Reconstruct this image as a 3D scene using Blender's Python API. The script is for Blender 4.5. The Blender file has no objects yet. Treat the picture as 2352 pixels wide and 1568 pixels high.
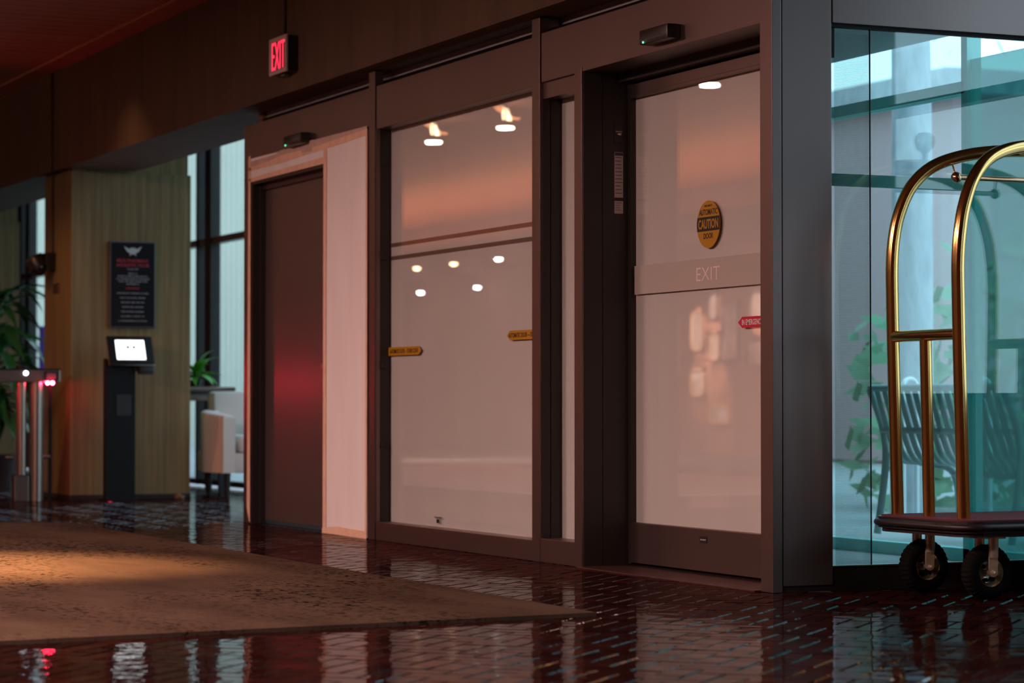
import bpy, bmesh, math, random
from mathutils import Vector, Matrix
random.seed(7)
PI = math.pi
S = bpy.context.scene
COL = S.collection

# ------------------------------------------------------------------ camera, world, lights, exposure
cd = bpy.data.cameras.new('camera')
cam = bpy.data.objects.new('camera', cd); COL.objects.link(cam)
cam.location = (-5.1273, -8.8720, 0.75)
cam.rotation_euler = (math.radians(90 + 1.3866), 0, -math.radians(24.2307))
cd.lens = 90.32; cd.sensor_width = 36.0
cd.clip_start = 0.1; cd.clip_end = 300
cd.dof.use_dof = True; cd.dof.focus_distance = 10.9; cd.dof.aperture_fstop = 3.2
S.camera = cam
S.view_settings.view_transform = 'Standard'
S.view_settings.look = 'None'
S.view_settings.gamma = 1.0
S.view_settings.use_curve_mapping = False
S.view_settings.exposure = 0.0
S.cycles.use_denoising = True
S.cycles.max_bounces = 8
S.cycles.transparent_max_bounces = 24
S.cycles.caustics_reflective = False
S.cycles.caustics_refractive = False
S.cycles.sample_clamp_indirect = 6.0

W = bpy.data.worlds.new('sky'); S.world = W; W.use_nodes = True
wn = W.node_tree.nodes; wl = W.node_tree.links
tc = wn.new('ShaderNodeTexCoord'); sx = wn.new('ShaderNodeSeparateXYZ'); cr = wn.new('ShaderNodeValToRGB')
wl.new(tc.outputs['Generated'], sx.inputs[0]); wl.new(sx.outputs['Z'], cr.inputs[0])
cr.color_ramp.elements[0].position = 0.0; cr.color_ramp.elements[0].color = (0.66, 0.80, 0.93, 1)
cr.color_ramp.elements[1].position = 0.6; cr.color_ramp.elements[1].color = (0.58, 0.77, 1.0, 1)
wl.new(cr.outputs[0], wn['Background'].inputs['Color'])
wn['Background'].inputs['Strength'].default_value = 2.7

def area(name, loc, target, sx_, sy_, power, color, spread=180):
    d = bpy.data.lights.new(name, 'AREA'); d.shape = 'RECTANGLE'; d.size = sx_; d.size_y = sy_
    d.energy = power; d.color = color; d.spread = math.radians(spread)
    o = bpy.data.objects.new(name, d); COL.objects.link(o); o.location = loc
    o.rotation_euler = (Vector(target) - Vector(loc)).to_track_quat('-Z', 'Y').to_euler()
    return o
def spot(name, loc, target, power, color, angle, blend, radius=0.04):
    d = bpy.data.lights.new(name, 'SPOT'); d.energy = power; d.color = color
    d.spot_size = math.radians(angle); d.spot_blend = blend; d.shadow_soft_size = radius
    o = bpy.data.objects.new(name, d); COL.objects.link(o); o.location = loc
    o.rotation_euler = (Vector(target) - Vector(loc)).to_track_quat('-Z', 'Y').to_euler()
    return o
WARM = (1.0, 0.58, 0.50)
for i, (x, y) in enumerate(((-6.0, -3.2), (-6.0, 0.5), (-6.0, 4.5), (-12.5, -7.0), (-12.5, 0.0))):       # unseen warm fill lights, added under the lobby ceiling
    area('ceiling_panel_light', (x, y, 3.33), (x, y, 0), 1.4, 1.4, 370, WARM)
area('cove_uplight', (-7.9, 19.5, 2.6), (-7.9, 19.5, 4), 2.2, 19, 330, (1.0, 0.42, 0.17))
area('gallery_light', (-11.0, 23.0, 3.0), (-12.5, 23.0, 0.5), 0.6, 9, 500, (1.0, 0.66, 0.5))
for i, (y, z, w) in enumerate(((25.6, 1.9, 260), (25.05, 2.1, 340), (25.5, 1.1, 160), (23.75, 2.1, 420), (25.05, 1.4, 160), (24.9, 0.6, 120))):
    spot('picture_light', (-11.7, y - 0.2, 2.98), (-13.0, y, z), w * 6, (1.0, 0.74, 0.58), 20, 0.5)
spot('carpet_downlight', (-2.75, 2.75, 3.3), (-2.75, 2.75, 0), 2900, (1.0, 0.50, 0.22), 50, 1.0)
spot('beam_downlight', (-0.60, 9.0, 3.37), (-0.60, 9.0, 0), 30, (1.0, 0.5, 0.2), 104, 1.0)
spot('pillar_downlight', (-2.2, 9.6, 3.3), (-0.1, 11.3, 0.9), 110, (1.0, 0.40, 0.14), 46, 0.8)

# ------------------------------------------------------------------ helpers
ORIGIN = {}
def thing(name, label, cat, loc, group=None, kind=None):
    o = bpy.data.objects.new(name, None); COL.objects.link(o); o.location = loc
    o.empty_display_size = 0.1
    ORIGIN[o.name] = Vector(loc)
    tag(o, label, cat, group, kind); return o
def tag(o, label=None, cat=None, group=None, kind=None):
    if label: o['label'] = label
    if cat: o['category'] = cat
    if group: o['group'] = group
    if kind: o['kind'] = kind
    return o
def obj(name, bm, mats, parent=None, smooth=False, label=None, origin=None):
    """bm is in world coordinates; the object's origin goes to its parent's origin (or `origin`)."""
    off = Vector((0, 0, 0))
    if parent is not None: off = ORIGIN[parent.name]
    elif origin is not None: off = Vector(origin)
    me = bpy.data.meshes.new(name)
    bmesh.ops.translate(bm, verts=bm.verts, vec=-off)
    bm.normal_update()
    bm.to_mesh(me); bm.free()
    for m in (mats if isinstance(mats, (list, tuple)) else [mats]): me.materials.append(m)
    if smooth:
        for p in me.polygons: p.use_smooth = True
        try: me.set_sharp_from_angle(angle=math.radians(40))
        except Exception: pass
    o = bpy.data.objects.new(name, me); COL.objects.link(o)
    if parent is not None: o.parent = parent
    elif origin is not None: o.location = off
    ORIGIN[o.name] = off
    if label: o['label'] = label
    return o
def B(): return bmesh.new()
def box(bm, x0, x1, y0, y1, z0, z1, bev=0.0, mat=0):
    r = bmesh.ops.create_cube(bm, size=1.0)
    vs = r['verts']
    for v in vs:
        v.co = Vector(((x0 + x1) / 2 + v.co.x * (x1 - x0), (y0 + y1) / 2 + v.co.y * (y1 - y0), (z0 + z1) / 2 + v.co.z * (z1 - z0)))
    fs = list({f for v in vs for f in v.link_faces})
    for f in fs: f.material_index = mat
    if bev > 0:
        es = list({e for v in vs for e in v.link_edges})
        bmesh.ops.bevel(bm, geom=es, offset=bev, segments=2, profile=0.6, affect='EDGES', clamp_overlap=True)
    return bm
def bx(*a, **k): return box(B(), *a, **k)
def cyl(bm, p0, p1, r0, r1=None, seg=20, caps=True):
    if r1 is None: r1 = r0
    p0 = Vector(p0); p1 = Vector(p1); d = p1 - p0
    q = d.to_track_quat('Z', 'Y')
    a = []; b = []
    for i in range(seg):
        t = 2 * PI * i / seg; c = Vector((math.cos(t), math.sin(t), 0))
        a.append(bm.verts.new(p0 + q @ (c * r0))); b.append(bm.verts.new(p1 + q @ (c * r1)))
    for i in range(seg):
        j = (i + 1) % seg; bm.faces.new((a[i], a[j], b[j], b[i]))
    if caps:
        bm.faces.new(list(reversed(a))); bm.faces.new(b)
    return bm
def tube(bm, pts, r, seg=14, caps=True):
    P = [Vector(p) for p in pts]; n = len(P)
    T = []
    for i in range(n):
        T.append((P[min(i + 1, n - 1)] - P[max(i - 1, 0)]).normalized())
    ref = Vector((0, 0, 1))
    if abs(T[0].dot(ref)) > 0.9: ref = Vector((0, 1, 0))
    N = (ref - T[0] * ref.dot(T[0])).normalized(); rings = []
    for i in range(n):
        N = (N - T[i] * N.dot(T[i])).normalized(); Bn = T[i].cross(N)
        rr = r[i] if isinstance(r, (list, tuple)) else r
        rings.append([bm.verts.new(P[i] + (N * math.cos(2 * PI * k / seg) + Bn * math.sin(2 * PI * k / seg)) * rr) for k in range(seg)])
    for i in range(n - 1):
        for k in range(seg):
            j = (k + 1) % seg; bm.faces.new((rings[i][k], rings[i][j], rings[i + 1][j], rings[i + 1][k]))
    if caps:
        bm.faces.new(list(reversed(rings[0]))); bm.faces.new(rings[-1])
    return bm
def spline(pts, n=8):
    P = [Vector(p) for p in pts]; out = []
    for i in range(len(P) - 1):
        p0 = P[max(i - 1, 0)]; p1 = P[i]; p2 = P[i + 1]; p3 = P[min(i + 2, len(P) - 1)]
        for k in range(n):
            t = k / n
            out.append(0.5 * ((2 * p1) + (p2 - p0) * t + (2 * p0 - 5 * p1 + 4 * p2 - p3) * t * t + (3 * p1 - p0 - 3 * p2 + p3) * t ** 3))
    out.append(P[-1]); return out
def lathe(bm, prof, M, seg=32):
    """prof: (radius, height) pairs about local Z; M places it."""
    rings = []
    for r, h in prof:
        rings.append([bm.verts.new(M @ Vector((r * math.cos(2 * PI * k / seg), r * math.sin(2 * PI * k / seg), h))) for k in range(seg)])
    for i in range(len(prof) - 1):
        for k in range(seg):
            j = (k + 1) % seg; bm.faces.new((rings[i][k], rings[i][j], rings[i + 1][j], rings[i + 1][k]))
    if prof[0][0] > 1e-5: bm.faces.new(list(reversed(rings[0])))
    if prof[-1][0] > 1e-5: bm.faces.new(rings[-1])
    bmesh.ops.remove_doubles(bm, verts=bm.verts, dist=1e-6)
    return bm
def prism(bm, poly, axis, a0, a1):
    """extrude a 2-D polygon; axis 'x': poly is (y,z); 'y': (x,z); 'z': (x,y)."""
    def P(p, a):
        return {'x': (a, p[0], p[1]), 'y': (p[0], a, p[1]), 'z': (p[0], p[1], a)}[axis]
    A = [bm.verts.new(P(p, a0)) for p in poly]; Bv = [bm.verts.new(P(p, a1)) for p in poly]
    n = len(poly)
    bm.faces.new(A); bm.faces.new(list(reversed(Bv)))
    for i in range(n):
        j = (i + 1) % n; bm.faces.new((A[j], A[i], Bv[i], Bv[j]))
    bmesh.ops.recalc_face_normals(bm, faces=bm.faces)
    return bm
FACE = {'-X': Matrix(((0, 0, -1), (-1, 0, 0), (0, 1, 0))), '-Y': Matrix(((1, 0, 0), (0, 0, -1), (0, 1, 0)))}
def text_bm(s, x0, x1, z0, z1, face, depth, at, bold=0.0, M3=None, origin=None):
    """lettering filling a rectangle: along (x0..x1 in reading direction), z0..z1; flat raised print `depth` thick."""
    c = bpy.data.curves.new('lettering', 'FONT'); c.body = s; c.size = 1.0; c.extrude = 0.02; c.offset = bold
    c.resolution_u = 3
    o = bpy.data.objects.new('lettering', c); COL.objects.link(o)
    dg = bpy.context.evaluated_depsgraph_get(); dg.update()
    me = bpy.data.meshes.new_from_object(o.evaluated_get(dg))
    bpy.data.objects.remove(o); bpy.data.curves.remove(c)
    bm = B(); bm.from_mesh(me); bpy.data.meshes.remove(me)
    xs = [v.co.x for v in bm.verts]; ys = [v.co.y for v in bm.verts]
    ax, bx_, ay, by = min(xs), max(xs), min(ys), max(ys)
    for v in bm.verts:
        u = (v.co.x - ax) / (bx_ - ax); w = (v.co.y - ay) / (by - ay); d = 1 if v.co.z > 0 else 0
        if face == '-X':      # reading direction is -Y
            v.co = Vector((at - d * depth, x0 + (x1 - x0) * u, z0 + (z1 - z0) * w))
        elif face == '-Y':
            v.co = Vector((x0 + (x1 - x0) * u, at - d * depth, z0 + (z1 - z0) * w))
        else:                 # M3: a 3x3 frame placed at origin
            v.co = origin + M3 @ Vector((x0 + (x1 - x0) * u, z0 + (z1 - z0) * w, d * depth))
    return bm

# ------------------------------------------------------------------ materials
def mat(name, base, rough=0.5, metal=0.0, coat=0.0, coat_rough=0.05, emit=None, estr=0.0, spec=0.5, bump=None, var=None, sheen=0.0):
    """var: (scale vec, amount, second colour) noise mix; bump: (scale vec, strength, distance)"""
    m = bpy.data.materials.new(name); m.use_nodes = True
    nt = m.node_tree; p = nt.nodes['Principled BSDF']
    p.inputs['Base Color'].default_value = (*base, 1); p.inputs['Roughness'].default_value = rough
    p.inputs['Metallic'].default_value = metal; p.inputs['Coat Weight'].default_value = coat
    p.inputs['Coat Roughness'].default_value = coat_rough; p.inputs['Specular IOR Level'].default_value = spec
    if sheen: p.inputs['Sheen Weight'].default_value = sheen
    if emit: p.inputs['Emission Color'].default_value = (*emit, 1); p.inputs['Emission Strength'].default_value = estr
    def noise(scale, detail=4):
        t = nt.nodes.new('ShaderNodeTexCoord'); mp = nt.nodes.new('ShaderNodeMapping'); mp.inputs['Scale'].default_value = scale
        n = nt.nodes.new('ShaderNodeTexNoise'); n.inputs['Scale'].default_value = 1.0; n.inputs['Detail'].default_value = detail
        nt.links.new(t.outputs['Object'], mp.inputs[0]); nt.links.new(mp.outputs[0], n.inputs['Vector']); return n
    if var:
        n = noise(var[0]); r = nt.nodes.new('ShaderNodeValToRGB')
        r.color_ramp.elements[0].position = 0.5 - var[3] if len(var) > 3 else 0.35
        r.color_ramp.elements[1].position = 0.5 + var[3] if len(var) > 3 else 0.65
        r.color_ramp.elements[0].color = (*base, 1); c2 = var[2]
        r.color_ramp.elements[1].color = tuple(base[i] + (c2[i] - base[i]) * var[1] for i in range(3)) + (1,)
        nt.links.new(n.outputs['Fac'], r.inputs[0]); nt.links.new(r.outputs[0], p.inputs['Base Color'])
    if bump:
        n = noise(bump[0]); b = nt.nodes.new('ShaderNodeBump'); b.inputs['Strength'].default_value = bump[1]; b.inputs['Distance'].default_value = bump[2]
        nt.links.new(n.outputs['Fac'], b.inputs['Height']); nt.links.new(b.outputs[0], p.inputs['Normal'])
        if coat: nt.links.new(b.outputs[0], p.inputs['Coat Normal'])
    return m
def glass_mat(name, tint, ior=1.5, haze=None, haze_amt=0.0, stripes=None, rough=0.0):
    m = bpy.data.materials.new(name); m.use_nodes = True
    nt = m.node_tree; N = nt.nodes; L = nt.links; N.clear()
    out = N.new('ShaderNodeOutputMaterial'); tr = N.new('ShaderNodeBsdfTransparent'); gl = N.new('ShaderNodeBsdfGlossy')
    tr.inputs[0].default_value = (*tint, 1); gl.inputs['Color'].default_value = (1, 1, 1, 1); gl.inputs['Roughness'].default_value = rough
    geo = N.new('ShaderNodeNewGeometry'); mx = N.new('ShaderNodeMix'); mx.data_type = 'FLOAT'
    mx.inputs[2].default_value = ior; mx.inputs[3].default_value = 1.0 / ior
    L.new(geo.outputs['Backfacing'], mx.inputs[0])
    fr = N.new('ShaderNodeFresnel'); L.new(mx.outputs[0], fr.inputs['IOR'])
    ms = N.new('ShaderNodeMixShader'); L.new(fr.outputs[0], ms.inputs[0])
    body = tr.outputs[0]
    if haze:
        df = N.new('ShaderNodeBsdfDiffuse'); df.inputs[0].default_value = (*haze, 1)
        hm = N.new('ShaderNodeMixShader'); hm.inputs[0].default_value = haze_amt
        if stripes:
            t = N.new('ShaderNodeTexCoord'); wv = N.new('ShaderNodeTexWave'); wv.bands_direction = 'Z'; wv.inputs['Scale'].default_value = stripes
            L.new(t.outputs['Object'], wv.inputs['Vector']); mr = N.new('ShaderNodeMapRange')
            mr.inputs[3].default_value = haze_amt * 0.6; mr.inputs[4].default_value = min(1, haze_amt * 1.35)
            L.new(wv.outputs['Fac'], mr.inputs[0]); L.new(mr.outputs[0], hm.inputs[0])
        L.new(tr.outputs[0], hm.inputs[1]); L.new(df.outputs[0], hm.inputs[2]); body = hm.outputs[0]
    L.new(body, ms.inputs[1]); L.new(gl.outputs[0], ms.inputs[2]); L.new(ms.outputs[0], out.inputs[0])
    return m
def emat(name, col, s):
    return mat(name, (0.02, 0.02, 0.02), 0.5, emit=col, estr=s)
M = {}
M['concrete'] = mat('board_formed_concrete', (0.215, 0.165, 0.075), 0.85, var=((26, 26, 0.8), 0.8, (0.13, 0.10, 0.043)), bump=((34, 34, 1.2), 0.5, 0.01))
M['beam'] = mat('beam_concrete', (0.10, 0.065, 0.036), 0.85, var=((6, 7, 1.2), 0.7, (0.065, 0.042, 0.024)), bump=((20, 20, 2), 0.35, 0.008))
M['wood_ceiling'] = mat('ceiling_wood', (0.50, 0.20, 0.125), 0.55, var=((0.7, 16, 16), 0.8, (0.34, 0.125, 0.078)))
M['dark'] = mat('dark_void_paint', (0.012, 0.011, 0.011), 0.8)
M['wall'] = mat('lobby_wall_panelling', (0.22, 0.095, 0.06), 0.8, var=((0.6, 1.2, 0.5), 0.5, (0.15, 0.06, 0.04)))
M['wall_light'] = mat('lobby_warm_panelling', (0.50, 0.21, 0.11), 0.7, var=((0.5, 2.0, 0.5), 0.5, (0.42, 0.16, 0.08)))
M['alu'] = mat('bronze_anodised_aluminium', (0.20, 0.155, 0.145), 0.38, metal=0.92, var=((3, 3, 0.8), 0.4, (0.17, 0.13, 0.122)), bump=((2, 2, 140), 0.03, 0.002))
M['alu_dark'] = mat('dark_bronze_channel', (0.022, 0.018, 0.016), 0.5, metal=0.3)
M['rubber'] = mat('black_rubber', (0.004, 0.004, 0.0045), 0.8, spec=0.1)
M['black'] = mat('black_plastic', (0.012, 0.012, 0.013), 0.35)
M['film'] = mat('white_privacy_film', (0.70, 0.675, 0.665), 0.7, var=((1.5, 4.0, 0.5), 0.4, (0.63, 0.605, 0.595)))
M['paper'] = mat('white_wrapping_paper', (0.90, 0.88, 0.88), 0.75, var=((2, 7, 1.5), 0.6, (0.82, 0.80, 0.80)), bump=((3, 9, 3), 0.12, 0.01))
M['tape'] = mat('masking_tape', (0.80, 0.52, 0.37), 0.55, var=((3, 14, 14), 0.8, (0.90, 0.66, 0.50)), bump=((4, 30, 30), 0.2, 0.003))
M['tape_pale'] = mat('sheer_masking_tape', (0.64, 0.47, 0.41), 0.55, var=((3, 10, 10), 0.8, (0.50, 0.36, 0.32)))
M['door_brown'] = mat('brown_painted_door', (0.070, 0.052, 0.048), 0.45, coat=0.35, coat_rough=0.26, var=((1, 2, 0.8), 0.4, (0.055, 0.04, 0.037)))
M['door_frame'] = mat('dark_steel_frame', (0.018, 0.014, 0.016), 0.4)
M['glass'] = glass_mat('clear_pane_glass', (0.97, 0.985, 0.98), 1.55)
M['glass_green'] = glass_mat('green_tinted_glass', (0.78, 0.92, 0.91), 1.65)
M['glass_bay'] = glass_mat('bay_window_glass', (0.90, 0.97, 0.97), 1.5)
M['glass_dark'] = glass_mat('dark_tinted_glass', (0.40, 0.70, 0.68), 1.5, haze=(0.22, 0.62, 0.58), haze_amt=0.35)
M['film_lined'] = glass_mat('lined_window_film', (0.97, 0.98, 0.98), 1.45, haze=(0.75, 0.78, 0.8), haze_amt=0.16, stripes=52)
M['band'] = mat('frosted_band', (0.40, 0.375, 0.345), 0.75)
M['band_text'] = mat('clear_cut_lettering', (0.72, 0.60, 0.56), 0.6)
M['stripe'] = mat('brown_vinyl_stripe', (0.16, 0.105, 0.09), 0.55)
M['yellow'] = mat('yellow_sticker_print', (0.40, 0.205, 0.006), 0.45)
M['red_st'] = mat('red_sticker_print', (0.50, 0.012, 0.05), 0.45)
M['ink'] = mat('black_print', (0.008, 0.008, 0.008), 0.5)
M['white_ink'] = mat('white_print', (0.62, 0.58, 0.58), 0.5)
M['paper_note'] = mat('notice_paper', (0.42, 0.34, 0.33), 0.6)
M['navy'] = mat('navy_print', (0.02, 0.02, 0.06), 0.5)
M['brass'] = mat('polished_brass', (0.86, 0.52, 0.17), 0.17, metal=1.0, var=((7, 7, 5), 0.55, (0.60, 0.40, 0.17), 0.2), bump=((30, 30, 12), 0.05, 0.002))
M['brass_dull'] = mat('worn_brass_rail', (0.70, 0.46, 0.27), 0.2, metal=1.0)
M['chrome'] = mat('zinc_plated_steel', (0.88, 0.82, 0.70), 0.22, metal=0.7, var=((40, 40, 40), 0.5, (0.62, 0.54, 0.42)))
M['rim'] = mat('zinc_wheel_rim', (0.70, 0.64, 0.44), 0.26, metal=0.9, var=((30, 30, 30), 0.7, (0.5, 0.45, 0.32)))
M['deck_carpet'] = mat('burgundy_deck_carpet', (0.13, 0.02, 0.03), 0.95, bump=((400, 400, 400), 0.4, 0.003))
M['bumper'] = mat('dark_rubber_bumper', (0.016, 0.010, 0.012), 0.42)
M['steel'] = mat('brushed_stainless', (0.36, 0.29, 0.245), 0.3, metal=1.0, bump=((60, 60, 2), 0.05, 0.002))
M['kiosk'] = mat('black_kiosk_metal', (0.004, 0.005, 0.006), 0.55, spec=0.2)
M['screen'] = emat('lit_tablet_screen', (0.95, 0.98, 1.0), 2.4)
M['poster'] = mat('black_poster_board', (0.006, 0.006, 0.008), 0.8, spec=0.2)
M['poster_rim'] = mat('grey_board_edge', (0.10, 0.11, 0.12), 0.4, metal=0.4)
M['grey_ink'] = mat('grey_print', (0.22, 0.25, 0.28), 0.6)
M['fabric'] = mat('pale_upholstery', (0.62, 0.585, 0.53), 0.95, sheen=0.3, bump=((260, 260, 260), 0.3, 0.002))
M['leg_wood'] = mat('dark_leg_wood', (0.012, 0.010, 0.009), 0.4)
M['console_wood'] = mat('red_brown_wood', (0.16, 0.075, 0.045), 0.4, coat=0.3)
M['leaf'] = mat('glossy_leaf', (0.035, 0.16, 0.03), 0.28, var=((3, 3, 3), 0.8, (0.02, 0.09, 0.03)))
M['leaf_bright'] = mat('bright_fern_leaf', (0.12, 0.42, 0.04), 0.4)
M['trunk'] = mat('grey_bark', (0.66, 0.64, 0.68), 0.9, var=((7, 7, 3), 0.9, (0.42, 0.43, 0.47)), bump=((12, 12, 4), 0.8, 0.03))
M['foliage'] = mat('garden_foliage', (0.12, 0.30, 0.14), 0.6, var=((2, 2, 2), 0.8, (0.22, 0.38, 0.24)))
M['pave'] = mat('pale_pavement', (0.46, 0.46, 0.45), 0.85, var=((1, 1, 1), 0.5, (0.36, 0.36, 0.36)))
M['pier'] = mat('ribbed_concrete_pier', (0.80, 0.80, 0.68), 0.9, var=((9, 9, 0.4), 0.8, (0.70, 0.70, 0.60)))
M['bench'] = mat('powder_coated_steel', (0.10, 0.20, 0.19), 0.45)
M['frame_pale'] = mat('sea_green_outer_frame', (0.22, 0.66, 0.60), 0.5)  # teal veil on the side glass, put into the frame and rail colour
M['hoop'] = mat('galvanised_hoop', (0.75, 0.76, 0.78), 0.35, metal=0.4)
M['facade_pink'] = mat('rose_render', (0.62, 0.40, 0.42), 0.85)
M['pot'] = mat('dark_glazed_pot', (0.035, 0.035, 0.04), 0.35)
M['purple'] = mat('purple_banner_cloth', (0.13, 0.055, 0.42), 0.7)
M['red_led'] = emat('red_indicator', (1.0, 0.02, 0.07), 220)
M['red_lamp'] = emat('red_lane_lamp', (1.0, 0.02, 0.06), 380)
M['white_led'] = emat('white_indicator', (0.75, 0.88, 1.0), 14)
M['green_led'] = emat('green_indicator', (0.1, 1.0, 0.45), 2.2)
M['exit_red'] = emat('exit_letter_glow', (1.0, 0.025, 0.075), 2.0)
M['lamp_down'] = emat('lamp_lens', (1.0, 0.90, 0.76), 34)
M['petal_hot'] = emat('hot_amber_glass', (1.0, 0.66, 0.40), 13)
M['petal'] = emat('amber_glass', (1.0, 0.34, 0.13), 3.2)
M['spot_warm'] = emat('warm_spot_lens', (1.0, 0.62, 0.32), 26)
M['spot_white'] = emat('white_spot_lens', (1.0, 0.95, 0.93), 36)
M['globe'] = emat('opal_dome', (1.0, 0.95, 0.92), 1.6)

# ------------------------------------------------------------------ floor of herringbone bricks
def brick_mat(name, island):
    m = mat(name, (0.1, 0.03, 0.02), 0.5, coat=0.50, coat_rough=0.04, spec=0.0)
    nt = m.node_tree; N = nt.nodes; L = nt.links; p = N['Principled BSDF']
    if island: src = N.new('ShaderNodeNewGeometry').outputs['Random Per Island']
    else: src = N.new('ShaderNodeObjectInfo').outputs['Random']
    r = N.new('ShaderNodeValToRGB'); e = r.color_ramp.elements
    e[0].color = (0.012, 0.0032, 0.0030, 1); e[1].color = (0.030, 0.0075, 0.0060, 1); e.new(0.5).color = (0.019, 0.0050, 0.0042, 1)
    L.new(src, r.inputs[0]); L.new(r.outputs[0], p.inputs['Base Color'])
    t = N.new('ShaderNodeTexCoord'); geo = N.new('ShaderNodeNewGeometry')
    n1 = N.new('ShaderNodeTexNoise'); n1.inputs['Scale'].default_value = 9; n1.inputs['Detail'].default_value = 3
    L.new(geo.outputs['Position'], n1.inputs['Vector'])
    b = N.new('ShaderNodeBump'); b.inputs['Strength'].default_value = 0.30; b.inputs['Distance'].default_value = 0.006
    L.new(n1.outputs['Fac'], b.inputs['Height']); L.new(b.outputs[0], p.inputs['Normal']); L.new(b.outputs[0], p.inputs['Coat Normal'])
    return m
floor = obj('floor', bx(-18, 1.9, -14, 42, -0.2, -0.005), mat('grey_grout', (0.05, 0.05, 0.052), 0.9))
tag(floor, 'dark red glossy brick floor laid in herringbone', 'floor', kind='structure')
BW, BL, GAP = 0.092, 0.184, 0.0045
def brick_verts(l, w):
    b = 0.005; h = 0.0
    x, y = l / 2, w / 2
    V = [(-x, -y, -0.012), (x, -y, -0.012), (x, y, -0.012), (-x, y, -0.012), (-x, -y, h - b), (x, -y, h - b), (x, y, h - b), (-x, y, h - b),
         (-x + b, -y + b, h), (x - b, -y + b, h), (x - b, y - b, h), (-x + b, y - b, h)]
    F = []
    for a in (0, 4):
        for i in range(4):
            j = (i + 1) % 4; F.append((a + i, a + j, a + 4 + j, a + 4 + i))
    F.append((8, 9, 10, 11)); return V, F
bV, bF = brick_verts(BL - GAP, BW - GAP)
base_me = bpy.data.meshes.new('brick'); base_me.from_pydata(bV, [], bF); base_me.materials.append(brick_mat('sealed_brick', False))
CAM = Vector(cam.location); ROT = cam.rotation_euler.to_matrix()
r2 = math.sqrt(0.5); ex = Vector((r2, r2, 0)); ey = Vector((-r2, r2, 0))
QUAD = [(-3.30, -0.93), (-1.125, -0.705), (-1.068, 6.90), (-1.46, 7.08), (-5.2, 7.2), (-5.2, -1.13)]       # carpet outline
def in_poly(x, y, P):
    c = False; n = len(P)
    for i in range(n):
        x0, y0 = P[i]; x1, y1 = P[(i + 1) % n]
        if (y0 > y) != (y1 > y) and x < (x1 - x0) * (y - y0) / (y1 - y0) + x0: c = not c
    return c
place = []
R_ = 190
for a in range(-R_, R_):
    for b_ in range(-R_, R_):
        k = (a - b_) % 4
        if k == 0: c = Vector((a + 1, b_ + 0.5, 0)); ang = PI / 4
        elif k == 3: c = Vector((a + 0.5, b_ + 1, 0)); ang = 3 * PI / 4
        else: continue
        p = (ex * c.x + ey * c.y) * BW + Vector((-1.0, 3.0, 0))
        if p.x < -9 or p.x > 1.86 or p.y < -8.6 or p.y > 20: continue
        if p.x > 0.02 and 0.02 < p.y < 6.6: continue
        if in_poly(p.x, p.y, QUAD) and in_poly(p.x + .15, p.y, QUAD) and in_poly(p.x, p.y - .15, QUAD) and in_poly(p.x, p.y + .15, QUAD) and in_poly(p.x - .15, p.y, QUAD): continue
        d = p - CAM; q = ROT.transposed() @ d
        vis = False
        if q.z < -0.5:
            u = q.x / -q.z; v = q.y / -q.z
            vis = abs(u) < 0.205 and abs(v) < 0.14
        hidden = in_poly(p.x, p.y, QUAD)
        place.append((0 if vis and not hidden else 1, d.length, p, ang))
place.sort(key=lambda t: (t[0], t[1]))
rv = random.Random(3)
V = []; F = []
for i, (nv, dist, p, ang) in enumerate(place):
    tilt = Matrix.Rotation(rv.gauss(0, 0.0035), 3, 'X') @ Matrix.Rotation(rv.gauss(0, 0.0025), 3, 'Y')
    z = rv.uniform(-0.0008, 0.0008)
    Rz = Matrix.Rotation(ang + rv.gauss(0, 0.006), 3, 'Z') @ tilt
    if i < 300 and nv == 0:
        o = bpy.data.objects.new('brick', base_me); COL.objects.link(o); o.parent = floor
        o.matrix_local = Matrix.Translation((p.x, p.y, z)) @ Rz.to_4x4()
    else:
        n = len(V)
        for v in bV: V.append(tuple(Rz @ Vector(v) + Vector((p.x, p.y, z))))
        F += [tuple(n + j for j in f) for f in bF]
me = bpy.data.meshes.new('brick_field'); me.from_pydata(V, [], F); me.materials.append(brick_mat('sealed_brick_field', True))
o = bpy.data.objects.new('brick_field', me); COL.objects.link(o); o.parent = floor; o['kind'] = 'stuff'

# carpet
cm = mat('mottled_carpet', (0.30, 0.22, 0.155), 1.0, spec=0.0)
nt = cm.node_tree; N = nt.nodes; L = nt.links; P_ = N['Principled BSDF']
g = N.new('ShaderNodeNewGeometry')
def nz(scale, det, mult=(1, 1, 1)):
    mp = N.new('ShaderNodeMapping'); mp.inputs['Scale'].default_value = mult; L.new(g.outputs['Position'], mp.inputs[0])
    n = N.new('ShaderNodeTexNoise'); n.inputs['Scale'].default_value = scale; n.inputs['Detail'].default_value = det; n.inputs['Roughness'].default_value = 0.6
    L.new(mp.outputs[0], n.inputs['Vector']); return n
n_big = nz(1.6, 3, (1.0, 0.35, 1)); n_sp = nz(40, 4, (1, 0.6, 1)); n_mask = nz(1.1, 3, (1.2, 0.4, 1))
r1 = N.new('ShaderNodeValToRGB'); r1.color_ramp.elements[0].position = 0.35; r1.color_ramp.elements[1].position = 0.65
r1.color_ramp.elements[0].color = (0.105, 0.072, 0.050, 1); r1.color_ramp.elements[1].color = (0.062, 0.042, 0.030, 1)
L.new(n_big.outputs['Fac'], r1.inputs[0])
r2_ = N.new('ShaderNodeValToRGB'); r2_.color_ramp.elements[0].position = 0.52; r2_.color_ramp.elements[1].position = 0.60
ml = N.new('ShaderNodeMath'); ml.operation = 'MULTIPLY'
rm = N.new('ShaderNodeValToRGB'); rm.color_ramp.elements[0].position = 0.42; rm.color_ramp.elements[1].position = 0.62
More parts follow.
